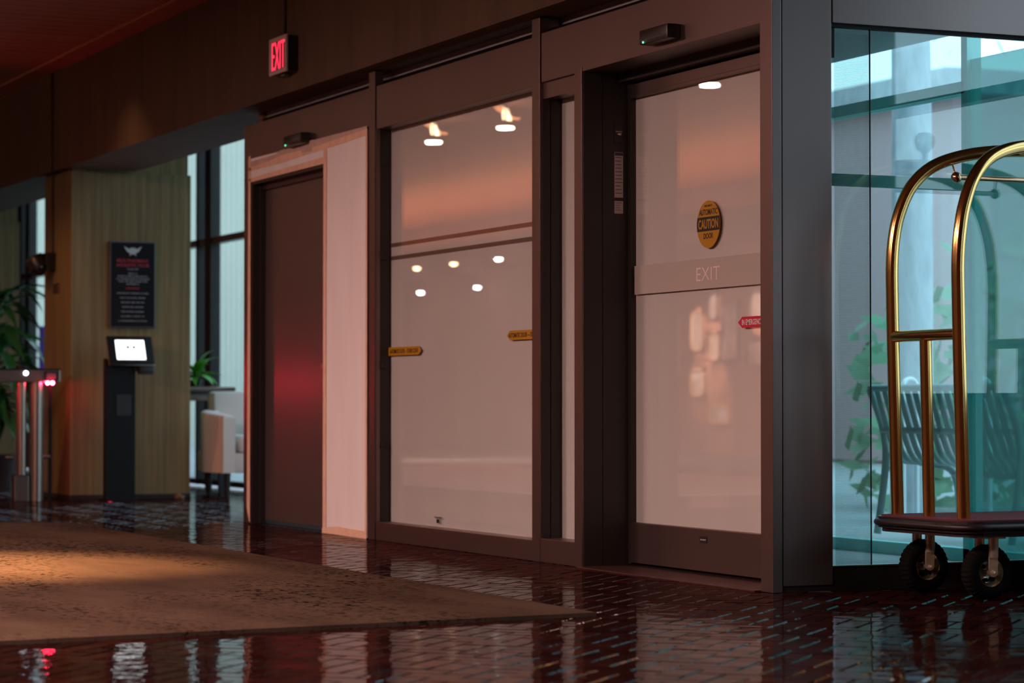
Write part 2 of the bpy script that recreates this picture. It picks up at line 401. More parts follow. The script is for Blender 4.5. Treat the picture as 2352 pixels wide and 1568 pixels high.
L.new(n_sp.outputs['Fac'], r2_.inputs[0]); L.new(n_mask.outputs['Fac'], rm.inputs[0])
L.new(r2_.outputs[0], ml.inputs[0]); L.new(rm.outputs[0], ml.inputs[1])
mx = N.new('ShaderNodeMix'); mx.data_type = 'RGBA'
L.new(ml.outputs[0], mx.inputs[0]); L.new(r1.outputs[0], mx.inputs[6]); mx.inputs[7].default_value = (0.010, 0.008, 0.006, 1)
L.new(mx.outputs[2], P_.inputs['Base Color'])
nb = nz(240, 2); bb = N.new('ShaderNodeBump'); bb.inputs['Strength'].default_value = 0.5; bb.inputs['Distance'].default_value = 0.004
L.new(nb.outputs['Fac'], bb.inputs['Height']); L.new(bb.outputs[0], P_.inputs['Normal'])
tag(obj('carpet', prism(B(), QUAD, 'z', -0.006, 0.014), cm), 'large mottled brown carpet lying on the brick floor before the doors', 'carpet')

# ------------------------------------------------------------------ ceiling
ceil = obj('ceiling', bx(-18, 1.9, -14, 42, 3.44, 3.6), M['dark'])
tag(ceil, 'dark reddish wood plank ceiling of the lobby', 'ceiling', kind='structure')
PWD = 0.2
pm = None
n_pl = int((42 + 14) / PWD)
for i in range(n_pl):
    y = -14 + i * PWD
    if pm is None:
        bmp = bx(-9.3, -0.26, 0.004, PWD - 0.004, 3.40, 3.45); mo = obj('plank', bmp, M['wood_ceiling'], ceil); pm = mo.data
        mo.location.y = y
    else:
        o = bpy.data.objects.new('plank', pm); COL.objects.link(o); o.parent = ceil; o.location.y = y
        o.location.z = random.uniform(-0.001, 0.001)
tag(obj('trim_1', bx(-0.26, -0.08, -14, 42, 3.385, 3.45), M['wood_ceiling']), kind='structure')

# ------------------------------------------------------------------ concrete beam and pillars
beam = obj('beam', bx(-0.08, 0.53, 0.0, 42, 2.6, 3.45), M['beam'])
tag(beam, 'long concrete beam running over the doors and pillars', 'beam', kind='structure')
for i, (y0, y1, lab) in enumerate(((10.9, 11.76, 'board-marked concrete pillar behind the kiosk and the black sign'), (16.7, 17.6, 'concrete pillar farther off behind the big leafy plant'))):
    t = thing('pillar', lab, 'pillar', (0.46, (y0 + y1) / 2, 0), kind='structure')
    obj('shaft', bx(-0.02, 0.953, y0, y1, 0, 2.575, 0.004), M['concrete'], t)
    obj('pillar_head', bx(0.0, 0.935, y0 + 0.02, y1 - 0.02, 2.575, 3.45), M['concrete'], t)
    obj('plinth', bx(-0.024, 0.957, y0 - 0.004, y1 + 0.004, 0, 0.035), M['dark'], t)
# lobby shell
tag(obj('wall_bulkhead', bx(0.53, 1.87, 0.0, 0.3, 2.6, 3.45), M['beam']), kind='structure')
tag(obj('ceiling_right', bx(-0.08, 1.9, -14, 0.0, 3.40, 3.5), M['wall']), kind='structure')
tag(obj('wall_left', bx(-18.2, -18, -14, 42, -0.1, 3.6), M['wall_light']), kind='structure')
tag(obj('wall_back', bx(-18, 2.0, -14.2, -14, -0.1, 3.6), M['wall_light']), kind='structure')
tag(obj('wall_far', bx(-18, 2.0, 42, 42.2, -0.1, 3.6), M['wall']), kind='structure')
tag(obj('wall_gallery', bx(-13.2, -13.0, 19, 42, -0.1, 3.1), M['wall']), kind='structure')
tag(obj('ceiling_low', bx(-18, -9.3, -14, 42, 3.1, 3.5), M['wall']), kind='structure')
tag(obj('ceiling_bay', bx(0.53, 1.9, 6.6, 42, 3.35, 3.5), M['wall']), kind='structure')

# exterior wall with windows on x = 1.9
EX0, EX1 = 1.86, 1.94
def window(n, y0, y1, z0, z1, mull, transoms, glass, label):
    t = thing('window_%d' % n, label, 'window', (1.9, (y0 + y1) / 2, z0), kind='structure')
    f = 0.05
    b = B(); box(b, EX0, EX1, y0, y1, z1 - f, z1); box(b, EX0, EX1, y0, y1, z0, z0 + f); box(b, EX0, EX1, y0, y0 + f, z0, z1); box(b, EX0, EX1, y1 - f, y1, z0, z1)
    obj('window_frame', b, M['alu_dark'], t)
    for (a, c) in mull: obj('mullion', bx(EX0 - 0.02, EX1 - 0.01, a, c, z0, z1), M['alu_dark'], t)
    for (a, c) in transoms: obj('transom', bx(EX0 - 0.01, EX1 - 0.01, y0, y1, a, c), M['alu'], t)
    obj('pane', bx(1.895, 1.905, y0 + f, y1 - f, z0 + f, z1 - f), glass, t)
    return t
window(1, 11.9, 15.9, 0.02, 3.35, ((13.57, 13.63), (13.18, 13.36)), ((2.18, 2.24),), M['glass_bay'], 'tall bay window behind the pale armchair')
window(2, 17.4, 23.5, 0.02, 3.35, ((20.35, 20.62), (19.98, 20.18)), ((2.18, 2.24),), M['glass_bay'], 'tall bay window left of the reddish pillar side')
window(3, 6.7, 11.9, 0.02, 3.35, ((8.4, 8.46), (10.1, 10.16)), ((2.18, 2.24),), M['glass_bay'], 'bay window hidden behind the door enclosure')
window(4, -2.15, -0.3, 0.75, 3.1, (), ((2.18, 2.24),), M['glass_bay'], 'lobby window right beside the luggage cart')
window(9, -7.5, -3.5, 0.75, 3.1, ((-5.53, -5.47),), ((2.18, 2.24),), M['glass_bay'], 'wide lobby window beyond a concrete pier, nearer the viewer')
b = B(); box(b, 1.86, 2.0, -14, -7.5, -0.1, 3.6); box(b, 1.86, 2.0, -7.5, -0.3, 3.1, 3.6); box(b, 1.86, 2.0, -7.5, -0.3, -0.2, 0.75); box(b, 1.86, 2.0, -0.3, 0.02, 0, 3.6); box(b, 1.86, 2.0, -3.5, -2.15, 0.75, 3.1)
tag(obj('wall_right', b, M['concrete']), kind='structure')
tag(obj('wall_right_far', bx(1.86, 2.0, 15.9, 17.4, -0.1, 3.6), M['concrete']), kind='structure')
tag(obj('wall_right_end', bx(1.86, 2.0, 23.5, 42, -0.1, 3.6), M['concrete']), kind='structure')

# ------------------------------------------------------------------ storefront A  (plane x = 0, y from 0 to 6.65)
sf = thing('trim_2', 'bronze metal framing of the automatic door front', 'frame', (0, 3.3, 0), kind='structure')
ZT = 2.59
obj('post', bx(0, 0.043, 0, 0.097, 0, 2.6, 0.002), M['alu'], sf)
obj('mullion', bx(0, 0.10, 2.2, 2.288, 0, ZT, 0.002), M['alu'], sf)
obj('mullion', bx(0, 0.05, 4.367, 4.462, 0, ZT, 0.002), M['alu'], sf)
obj('mullion', bx(0, 0.08, 6.565, 6.66, 0, 2.505, 0.002), M['alu'], sf)
obj('mullion', bx(0, 0.10, 1.742, 1.82, 0, 2.3, 0.002), M['alu'], sf)
obj('header_cover', bx(0.002, 0.12, 4.462, 6.565, 2.29, 2.505, 0.002), M['alu'], sf)
obj('header_cover', bx(0.004, 0.12, 2.288, 4.352, 2.266, 2.505, 0.002), M['alu'], sf)
obj('header_cover', bx(0.004, 0.235, 0.097, 2.188, 2.277, 2.512, 0.002), M['alu'], sf)
obj('header_flashing', bx(0.07, 0.09, 0.06, 6.5, 2.505, 2.545), M['rubber'], sf)
# fixed pane
obj('jamb', bx(0.006, 0.026, 4.355, 4.367, 0.1, 2.266), M['alu'], sf)
obj('jamb_channel', bx(0.026, 0.10, 4.358, 4.40, 0.0, 2.266), M['alu_dark'], sf)
obj('sill', bx(0.002, 0.11, 2.288, 4.352, 0, 0.10, 0.003), M['alu'], sf)
for z in (2.08, 1.56, 0.96, 0.52): obj('catch', bx(0.028, 0.044, 4.345, 4.358, z - 0.018, z + 0.018, 0.003), M['black'], sf)
w5 = thing('window_5', 'tall fixed pane with white privacy film and two brown stripes', 'window', (0.08, 3.3, 0.1), kind='structure')
obj('pane', bx(0.08, 0.088, 2.29, 4.358, 0.10, 2.266), M['glass'], w5)
obj('privacy_film', bx(0.094, 0.097, 2.29, 4.358, 0.10, 2.266), M['film'], w5)
for z in (1.625, 1.553): obj('stripe', bx(0.0925, 0.094, 2.29, 4.358, z - 0.011, z + 0.011), M['stripe'], w5, label='brown stripe across the film')
# narrow side light
w6 = thing('window_6', 'narrow white side pane left of the door recess', 'window', (0.104, 2.0, 0.1), kind='structure')
obj('pane', bx(0.104, 0.110, 1.82, 2.2, 0.11, 2.2), M['glass'], w6)
obj('privacy_film', bx(0.116, 0.119, 1.82, 2.2, 0.11, 2.2), M['film'], w6)
obj('sill', bx(0.003, 0.13, 1.82, 2.2, 0, 0.112, 0.003), M['alu'], sf)
obj('transom', bx(0.02, 0.13, 1.82, 2.2, 2.2, 2.29), M['alu'], sf)
obj('jamb_channel', bx(0.10, 0.13, 2.196, 2.25, 0.0, 2.266), M['alu_dark'], sf)
obj('jamb_channel', bx(0.012, 0.052, 2.192, 2.2, 0.112, 2.2), M['alu_dark'], sf)
obj('jamb_channel', bx(0.056, 0.10, 2.190, 2.2, 0.112, 2.2), M['alu_dark'], sf)
# recess jamb of the sliding door
obj('recess_jamb', bx(0.012, 0.104, 1.738, 1.743, 0.0, 2.277), M['alu_dark'], sf)
obj('recess_jamb', bx(0.107, 0.250, 1.738, 1.82, 0.0, 2.277), M['alu_dark'], sf)
obj('door_head', bx(0.19, 0.30, 0.06, 1.80, 2.235, 2.30), M['alu_dark'], sf)
obj('door_backing', bx(0.277, 0.32, 1.69, 1.83, 0, 2.5), M['alu_dark'], sf); obj('door_backing', bx(0.279, 0.32, 0.05, 1.83, 2.15, 2.52), M['alu_dark'], sf)
obj('threshold', bx(-0.03, 0.32, 0.097, 1.742, -0.002, 0.006, 0.002), mat('worn_metal_threshold', (0.10, 0.05, 0.045), 0.35, metal=0.6), sf)
# sliding door leaf
d2 = thing('door_2', 'automatic sliding door of white film glass with grey EXIT band', 'door', (0.25, 0.9, 0), kind='structure')
obj('stile', bx(0.235, 0.275, 1.705, 1.7375, 0.012, 2.235, 0.002), M['alu_dark'], d2)
obj('stile', bx(0.235, 0.275, 0.02, 0.06, 0.012, 2.235, 0.002), M['alu'], d2)
obj('bottom_rail', bx(0.232, 0.278, 0.06, 1.705, 0.020, 0.205, 0.003), M['alu'], d2)
obj('top_rail', bx(0.238, 0.278, 0.06, 1.705, 2.162, 2.225, 0.003), M['alu'], d2)
obj('rail_bead', bx(0.234, 0.245, 0.06, 1.705, 2.158, 2.176, 0.002), M['alu'], d2)
obj('pane', bx(0.248, 0.256, 0.06, 1.707, 0.205, 2.162), M['glass'], d2)
obj('privacy_film', bx(0.262, 0.265, 0.06, 1.706, 0.205, 2.162), M['film'], d2)
obj('frosted_band', bx(0.2465, 0.248, 0.06, 1.691, 1.252, 1.384), M['band'], d2, label='grey frosted band')
obj('exit_lettering', text_bm('EXIT', 1.09, 0.878, 1.288, 1.346, '-X', 0.0008, 0.2465, -0.01), M['band_text'], d2, label='pale word EXIT in thin capitals')
obj('sweep_brush', bx(0.25, 0.262, 0.06, 1.705, 0.006, 0.024), M['rubber'], d2)
lg = thing('maker_plate', 'tiny dark square plate on the bottom rail of the sliding door', 'label', (0.232, 1.0, 0.158))
obj('plate', bx(0.2295, 0.232, 0.97, 1.034, 0.144, 0.172), M['ink'], lg)
obj('lettering', text_bm('ASSA ABLOY', 1.029, 0.975, 0.155, 0.161, '-X', 0.0005, 0.2295, 0.01), M['white_ink'], lg)
# brown service door
d1 = thing('door_1', 'brown solid door in a dark steel frame', 'door', (0.05, 5.8, 0), kind='structure')
b = B(); box(b, 0.0, 0.10, 6.49, 6.52, 0, 2.142); box(b, 0.0, 0.10, 5.16, 6.49, 2.125, 2.142); box(b, 0.0, 0.10, 5.145, 5.158, 0, 2.142)
obj('door_frame', b, M['door_frame'], d1)
b = B(); box(b, 0.044, 0.10, 6.46, 6.49, 0, 2.125); box(b, 0.055, 0.10, 5.16, 6.49, 2.09, 2.125)
obj('door_stop', b, M['door_frame'], d1)
obj('leaf', bx(0.078, 0.12, 5.16, 6.47, 0.024, 2.10, 0.002), M['door_brown'], d1)
obj('sweep', bx(0.080, 0.118, 5.17, 6.46, 0.004, 0.024), mat('teal_door_sweep', (0.015, 0.05, 0.07), 0.5), d1)  # light leaking under the door, painted as a teal strip
kb = B(); lathe(kb, [(0.0, -0.062), (0.016, -0.060), (0.022, -0.048), (0.020, -0.036), (0.010, -0.030), (0.010, -0.006), (0.026, -0.004), (0.026, 0.0)], Matrix.Translation((0.078, 5.262, 0.968)) @ Matrix.Rotation(PI / 2, 4, 'Y'), 20)
obj('knob', kb, M['steel'], d1, True)
# white paper covering with masking tape
pc = thing('paper_covering', 'white paper sheet taped up around the brown door', 'paper', (-0.004, 5.2, 0))
pp = [(4.475, 0.006), (5.145, 0.010), (5.150, 2.150), (6.525, 2.155), (6.545, 2.290), (5.2, 2.284), (4.475, 2.278)]
obj('paper_sheet', prism(B(), pp, 'x', -0.003, 0.001), M['paper'], pc)
def tape(poly, x=-0.005, m='tape'):
    obj('tape_strip', prism(B(), poly, 'x', x - 0.001, x), M[m], pc)
tape([(6.575, 0.10), (6.56, 2.305), (6.515, 2.31), (6.515, 0.008), (6.535, 0.02)])                              # far vertical
tape([(6.55, 2.165), (6.4, 2.170), (5.16, 2.185), (5.16, 2.145), (6.515, 2.142)])                               # just above the door
tape([(6.545, 2.272), (6.05, 2.276), (5.95, 2.292), (5.55, 2.286), (5.5, 2.30), (4.478, 2.296), (4.478, 2.262), (5.15, 2.25), (5.55, 2.256), (6.0, 2.236), (6.545, 2.238)], -0.0045, 'tape_pale')
tape([(6.54, 2.236), (6.15, 2.245), (5.93, 2.262), (5.42, 2.256), (4.80, 2.272), (4.478, 2.280), (4.478, 2.246), (5.0, 2.232), (5.45, 2.226), (5.95, 2.214), (6.54, 2.214)])
tape([(5.182, 0.0), (5.178, 2.24), (5.125, 2.235), (5.130, 1.2), (5.126, 0.02)], -0.006)
tape([(4.500, 0.0), (4.494, 2.28), (4.470, 2.282), (4.468, 1.2), (4.472, 0.02)], -0.006)
tape([(5.19, 0.002), (5.19, 0.030), (4.95, 0.050), (4.48, 0.042), (4.475, -0.0)], -0.0065)
tape([(5.56, 2.300), (5.56, 2.240), (5.38, 2.236), (5.36, 2.302)], -0.0055, 'tape_pale')

# rear closure of the door enclosure (vestibule) and its roof
tag(obj('wall_vestibule_end', bx(0.1, 1.86, 6.6, 6.66, 0, 2.6), M['wall']), kind='structure')
tag(obj('ceiling_vestibule', bx(0.13, 1.86, 0.05, 6.6, 2.52, 2.62), mat('vestibule_ceiling_paint', (0.35, 0.35, 0.35), 0.8)), kind='structure')
tag(obj('wall_gap_filler', bx(0.5, 0.53, 0.06, 6.66, 2.5, 2.62), M['dark']), kind='structure')
tag(obj('wall_door_backing', bx(0.122, 0.14, 4.37, 6.6, 0, 2.52), M['wall']), kind='structure')
tag(obj('floor_vestibule', bx(0.30, 1.9, 0.02, 6.6, -0.007, 0.0), M['pave']), kind='structure')
w7 = thing('window_7', 'outer glazed wall of the door enclosure seen through green glass', 'window', (1.9, 1.5, 0), kind='structure')
obj('pane', bx(1.895, 1.905, 1.42, 6.5, 0.05, 2.232), M['glass_bay'], w7)
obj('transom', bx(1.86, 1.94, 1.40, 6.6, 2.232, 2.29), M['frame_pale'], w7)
obj('pane', bx(1.895, 1.905, 1.42, 6.5, 2.29, 2.55), M['glass_bay'], w7)
obj('tinted_panel', bx(1.88, 1.90, 0.0, 1.38, 0.05, 2.39), M['glass_dark'], w7, label='darker tinted panel')
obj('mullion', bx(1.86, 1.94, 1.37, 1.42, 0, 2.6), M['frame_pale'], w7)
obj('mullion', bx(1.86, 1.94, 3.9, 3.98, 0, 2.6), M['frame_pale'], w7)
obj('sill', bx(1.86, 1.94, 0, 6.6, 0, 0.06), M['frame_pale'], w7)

# ------------------------------------------------------------------ side B  (plane y = 0, x from 0.047 to 1.9)
sb = thing('trim_3', 'grey metal panels framing the green side glass', 'frame', (0.5, 0.02, 0), kind='structure')
obj('wide_panel', bx(0.048, 0.277, 0.003, 0.05, 0.025, 2.6, 0.002), M['alu'], sb)
obj('panel_foot', bx(0.048, 0.277, 0.012, 0.05, 0.0, 0.025), M['alu_dark'], sb)
obj('head_panel', bx(0.281, 1.86, 0.0, 0.05, 2.284, 2.6, 0.002), M['alu'], sb)
obj('head_gap', bx(0.281, 1.86, 0.02, 0.05, 2.27, 2.284), M['dark'], sb)
obj('kick_plate', bx(0.279, 1.86, 0.012, 0.05, 0.0, 0.096), M['black'], sb)
obj('kick_edge', bx(0.279, 1.86, 0.006, 0.05, 0.096, 0.101), M['steel'], sb)
w8 = thing('window_8', 'large green tinted side pane behind the luggage cart', 'window', (0.5, 0.03, 0.1), kind='structure')
obj('pane', bx(0.279, 0.4745, 0.028, 0.036, 0.101, 2.27), M['glass_green'], w8)
obj('pane', bx(0.4755, 1.86, 0.028, 0.036, 0.101, 2.27), M['glass_green'], w8)
obj('lined_film', bx(0.311, 0.473, 0.0385, 0.0395, 0.101, 2.25), M['film_lined'], w8, label='strip of finely lined translucent film')
obj('glass_joint', bx(0.4742, 0.4758, 0.027, 0.037, 0.101, 2.27), M['alu_dark'], w8)
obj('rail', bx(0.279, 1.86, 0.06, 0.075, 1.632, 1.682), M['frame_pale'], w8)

# ------------------------------------------------------------------ motion sensors
def sensor(y0, y1, z0, z1, label):
    t = thing('motion_sensor', label, 'sensor', (0, (y0 + y1) / 2, z0), 'door motion sensors')
    obj('housing', bx(-0.062, 0.002, y0, y1, z0, z1, 0.010), M['black'], t, True)
    obj('lens_strip', bx(-0.0635, -0.05, y0 + 0.02, y1 - 0.015, z0 + 0.014, z0 + 0.019), mat('smoked_lens', (0.05, 0.05, 0.055), 0.15), t)
    obj('indicator', bx(-0.0645, -0.055, y1 - 0.046, y1 - 0.036, z0 + 0.004, z0 + 0.013, 0.002), M['green_led'], t, label='green indicator light')
sensor(0.777, 1.042, 2.304, 2.368, 'black motion sensor above the sliding door at right')
sensor(5.420, 5.732, 2.288, 2.352, 'black motion sensor above the brown door')

# ------------------------------------------------------------------ stickers
def arrow(name, y0, y1, z0, z1, x, tip, m, label, txt, ta, tb, tm, cat='sticker'):
    t = thing(name, label, cat, (x, (y0 + y1) / 2, z0))
    h = (z0 + z1) / 2; k = 0.036
    if tip == 'near': poly = [(y1, z0), (y1, z1), (y0 + k, z1), (y0, h), (y0 + k, z0)]
    else: poly = [(y0, z0), (y0, z1), (y1 - k, z1), (y1, h), (y1 - k, z0)]
    obj('backing', prism(B(), poly, 'x', x - 0.002, x), m, t)
    dz = (z1 - z0) * 0.24
    obj('lettering', text_bm(txt, ta, tb, z0 + dz, z1 - dz, '-X', 0.0006, x - 0.002, 0.02), tm, t)
arrow('arrow_sticker', 3.881, 4.357, 1.014, 1.060, 0.080, 'near', M['yellow'], 'yellow arrow sticker reading automatic door stand clear, pointing right', 'AUTOMATIC DOOR \u2014 STAND CLEAR', 4.335, 3.925, M['ink'])
arrow('arrow_sticker', 2.292, 2.756, 1.064, 1.110, 0.080, 'far', M['yellow'], 'yellow arrow sticker pointing left at the near edge of the fixed pane', 'AUTOMATIC DOOR \u2014 STAND CLEAR', 2.735, 2.320, M['ink'])
arrow('arrow_sticker', 0.310, 0.716, 1.072, 1.119, 0.2465, 'far', M['red_st'], 'red arrow sticker with white emergency wording on the sliding door', 'IN EMERGENCY PUSH TO OPEN', 0.682, 0.325, M['white_ink'])
cs = thing('caution_sticker', 'round yellow automatic door caution sticker with black middle band', 'sticker', (0.248, 0.98, 1.532))
cy, cz, cr_ = 0.979, 1.532, 0.104
obj('backing', prism(B(), [(cy + cr_ * math.cos(2 * PI * k / 48), cz + cr_ * math.sin(2 * PI * k / 48)) for k in range(48)], 'x', 0.245, 0.248), M['yellow'], cs)
z0, z1 = cz - 0.029, cz + 0.029 + 0.004
def chord(z): return math.sqrt(cr_ ** 2 - (z - cz) ** 2)
pb = [(cy + chord(z), z) for z in (z0, z0 + .02, cz, z1 - .02, z1)] + [(cy - chord(z), z) for z in (z1, z1 - .02, cz, z0 + .02, z0)]
obj('black_band', prism(B(), pb, 'x', 0.2444, 0.245), M['ink'], cs)
obj('lettering', text_bm('CAUTION', cy + 0.090, cy - 0.090, cz - 0.019, cz + 0.023, '-X', 0.0005, 0.2444, 0.028), M['yellow'], cs)
obj('lettering', text_bm('AUTOMATIC', cy + 0.082, cy - 0.082, cz + 0.041, cz + 0.067, '-X', 0.0005, 0.245, 0.024), M['ink'], cs)
obj('lettering', text_bm('DOOR', cy + 0.042, cy - 0.044, cz - 0.063, cz - 0.038, '-X', 0.0005, 0.245, 0.024), M['ink'], cs)
obj('lettering', text_bm('ASSA ABLOY', cy + 0.036, cy - 0.036, cz + 0.077, cz + 0.086, '-X', 0.0005, 0.245, 0.03), M['ink'], cs)
bl = thing('serial_label', 'tiny printed bar label low on the fixed pane', 'label', (0.08, 3.65, 0.12))
b = B()
for k in range(9): box(b, 0.0792, 0.08, 3.665 - k * 0.0042, 3.6675 - k * 0.0042, 0.122, 0.141)
obj('bars', b, M['ink'], bl)
obj('print_line', bx(0.0792, 0.08, 3.60, 3.70, 0.150, 0.154), M['ink'], bl)
obj('print_line', bx(0.0792, 0.08, 3.62, 3.68, 0.145, 0.1475), M['ink'], bl)

# switch plate and notices on the recess jamb (face -Y, y = 1.738)
sw = thing('key_switch', 'black key switch plate on the dark door recess side', 'switch', (0.188, 1.738, 2.0))
obj('plate', bx(0.166, 0.211, 1.734, 1.738, 1.955, 2.050, 0.001), M['ink'], sw)
kb = B(); lathe(kb, [(0.0, 0.012), (0.005, 0.012), (0.0085, 0.009), (0.0085, 0.0)], Matrix.Translation((0.190, 1.734, 1.994)) @ Matrix.Rotation(PI / 2, 4, 'X'), 18)
obj('key_barrel', kb, M['steel'], sw, True)
obj('key', bx(0.174, 0.186, 1.728, 1.733, 1.9925, 1.9965), M['steel'], sw)
obj('lettering', text_bm('HOLD', 0.173, 0.205, 2.004, 2.011, '-Y', 0.0004, 1.734, 0.0), M['white_ink'], sw)
nt1 = thing('notice', 'tall paper notice with dark header on the door recess side', 'notice', (0.188, 1.738, 1.8))
obj('sheet', bx(0.167, 0.211, 1.7368, 1.738, 1.702, 1.912), M['paper_note'], nt1)
obj('header_strip', bx(0.168, 0.210, 1.7362, 1.7368, 1.896, 1.910), M['navy'], nt1)
b = B()
for k in range(11): box(b, 0.171, 0.171 + random.uniform(0.024, 0.037), 1.7364, 1.7368, 1.886 - k * 0.0165, 1.889 - k * 0.0165)
obj('print_lines', b, M['ink'], nt1)['kind'] = 'stuff'
nt2 = thing('notice', 'short paper notice below the tall one on the door recess side', 'notice', (0.188, 1.738, 1.65))
obj('sheet', bx(0.167, 0.211, 1.7368, 1.738, 1.628, 1.686), M['paper_note'], nt2)
b = B()
for k in range(4): box(b, 0.171, 0.171 + random.uniform(0.022, 0.036), 1.7364, 1.7368, 1.676 - k * 0.011, 1.678 - k * 0.011)
obj('print_lines', b, M['ink'], nt2)['kind'] = 'stuff'

# ------------------------------------------------------------------ exit sign on the beam
es = thing('exit_sign', 'lit red EXIT sign in a steel frame on the beam', 'sign', (-0.08, 5.55, 2.7))
Y0, Y1, Z0, Z1, XF = 5.405, 5.712, 2.706, 2.925, -0.16
obj('housing', bx(XF + 0.012, -0.08, Y0 + 0.006, Y1 - 0.006, Z0 + 0.004, Z1 - 0.004, 0.003), M['black'], es)
b = B(); fr = 0.024
box(b, XF, XF + 0.014, Y0, Y1, Z1 - fr, Z1, 0.003); box(b, XF, XF + 0.014, Y0, Y1, Z0, Z0 + fr, 0.003)
box(b, XF, XF + 0.014, Y0, Y0 + fr, Z0 + fr, Z1 - fr, 0.003); box(b, XF, XF + 0.014, Y1 - fr - 0.02, Y1, Z0 + fr, Z1 - fr, 0.003)
obj('frame', b, mat('satin_sign_frame', (0.62, 0.53, 0.50), 0.4, metal=0.25), es)
obj('face', bx(XF + 0.004, XF + 0.013, Y0 + 0.02, Y1 - 0.03, Z0 + 0.02, Z1 - 0.02), mat('dull_sign_face', (0.18, 0.13, 0.10), 0.3), es)
obj('lettering', text_bm('EXIT', Y1 - 0.048, Y0 + 0.030, Z0 + 0.028, Z1 - 0.028, '-X', 0.002, XF + 0.004, -0.012), M['exit_red'], es, label='glowing red letters')
obj('test_button', bx(-0.13, -0.09, 5.52, 5.58, 2.694, 2.708, 0.002), M['steel'], es)
cdn = B(); cyl(cdn, (-0.093, 5.63, 2.915), (-0.093, 5.63, 3.385), 0.012, seg=12)
tag(obj('conduit', cdn, M['beam'], None, True, origin=(-0.093, 5.63, 2.92)), 'thin painted conduit rising from the exit sign', 'conduit')
# camera conduit on the pillar
cdn = B(); cyl(cdn, (-0.092, 11.25, 2.605), (-0.092, 11.25, 3.385), 0.012, seg=12)
tag(obj('conduit', cdn, M['beam'], None, True, origin=(-0.09, 11.25, 2.6)), 'painted conduit on the beam face above the dome camera', 'conduit')
cdn = B(); cyl(cdn, (-0.034, 11.45, 1.95), (-0.034, 11.45, 2.595), 0.012, seg=12)
tag(obj('conduit', cdn, M['beam'], None, True, origin=(-0.034, 11.45, 1.95)), 'painted conduit on the pillar edge running down into the dome camera', 'conduit')
dc = thing('dome_camera', 'black dome security camera on the pillar edge', 'camera', (-0.02, 11.45, 1.85))
obj('mount', bx(-0.10, -0.02, 11.38, 11.52, 1.82, 1.96, 0.008), M['black'], dc, True)
kb = B(); lathe(kb, [(0.0, 0.10), (0.062, 0.098), (0.080, 0.075), (0.082, 0.0), (0.07, -0.002)], Matrix.Translation((-0.14, 11.45, 1.845)) @ Matrix.Rotation(-0.5, 4, 'Y'), 24)
obj('cap', kb, M['black'], dc, True)
kb = B(); lathe(kb, [(0.068, 0.0), (0.064, -0.03), (0.048, -0.055), (0.024, -0.068), (0.0, -0.072)], Matrix.Translation((-0.14, 11.45, 1.845)) @ Matrix.Rotation(0.45, 4, 'Y'), 24)
obj('dome', kb, mat('smoked_dome', (0.02, 0.02, 0.022), 0.08), dc, True)
wp = thing('wall_plate', 'small slotted wall plate on the pillar below the dome camera', 'wall plate', (-0.02, 11.36, 1.63))
obj('plate', bx(-0.028, -0.02, 11.26, 11.46, 1.632, 1.715, 0.002), mat('brown_plate', (0.10, 0.06, 0.04), 0.5), wp)
for k in range(3): obj('slot', bx(-0.031, -0.028, 11.28, 11.44, 1.642 + k * 0.025, 1.655 + k * 0.025), M['door_frame'], wp)

# ------------------------------------------------------------------ black sign on the pillar
ps = thing('wall_sign', 'black wall sign with winged emblem and red heading on the pillar', 'sign', (0.467, 10.9, 1.69))
obj('board', bx(0.283, 0.652, 10.868, 10.9, 1.350, 2.030, 0.003), M['poster_rim'], ps)
obj('face', bx(0.291, 0.645, 10.866, 10.868, 1.357, 2.023), M['poster'], ps)
wing = [(0, -.034), (.010, -.030), (.026, -.046), (.022, -.024), (.045, -.010), (.070, .032), (.032, .010), (.014, .018), (.008, .024), (0, .012)]
poly = wing + [(-x, z) for x, z in reversed(wing[1:-1])]
obj('emblem', prism(B(), [(0.468 + x * 1.05, 1.962 + z) for x, z in poly], 'y', 10.8645, 10.866), mat('silver_emblem', (0.42, 0.47, 0.50), 0.5), ps, label='silver winged emblem')
obj('lettering', text_bm('MULTNOMAH', 0.340, 0.590, 1.868, 1.892, '-Y', 0.001, 10.866, 0.02), mat('red_print', (0.40, 0.008, 0.03), 0.5), ps, label='red heading')
obj('lettering', text_bm('ATHLETIC CLUB', 0.334, 0.600, 1.832, 1.856, '-Y', 0.001, 10.866, 0.02), bpy.data.materials['red_print'], ps, label='red heading')
obj('lettering', text_bm('Founded 1891', 0.425, 0.512, 1.806, 1.820, '-Y', 0.001, 10.866, 0.01), M['grey_ink'], ps)
rr = random.Random(5)
b = B()
for zc, hw, hh in ((1.778, .035, .006), (1.757, .122, .006), (1.736, .134, .006), (1.716, .118, .006), (1.695, .052, .006),
                   (1.622, .128, .005), (1.586, .102, .005), (1.550, .094, .005), (1.514, .086, .005), (1.477, .094, .005), (1.440, .094, .005), (1.404, .116, .005)):
    x = 0.468 - hw
    while x < 0.468 + hw:
        w = rr.uniform(0.004, 0.008); box(b, x, min(x + w, .468 + hw), 10.8652, 10.866, zc - hh * rr.uniform(.6, 1), zc + hh * rr.uniform(.6, 1)); x += w + rr.choice((.002, .002, .003, .008))
obj('print_lines', b, M['grey_ink'], ps)['kind'] = 'stuff'
obj('red_rule', bx(0.412, 0.522, 10.8652, 10.866, 1.659, 1.665), bpy.data.materials['red_print'], ps)

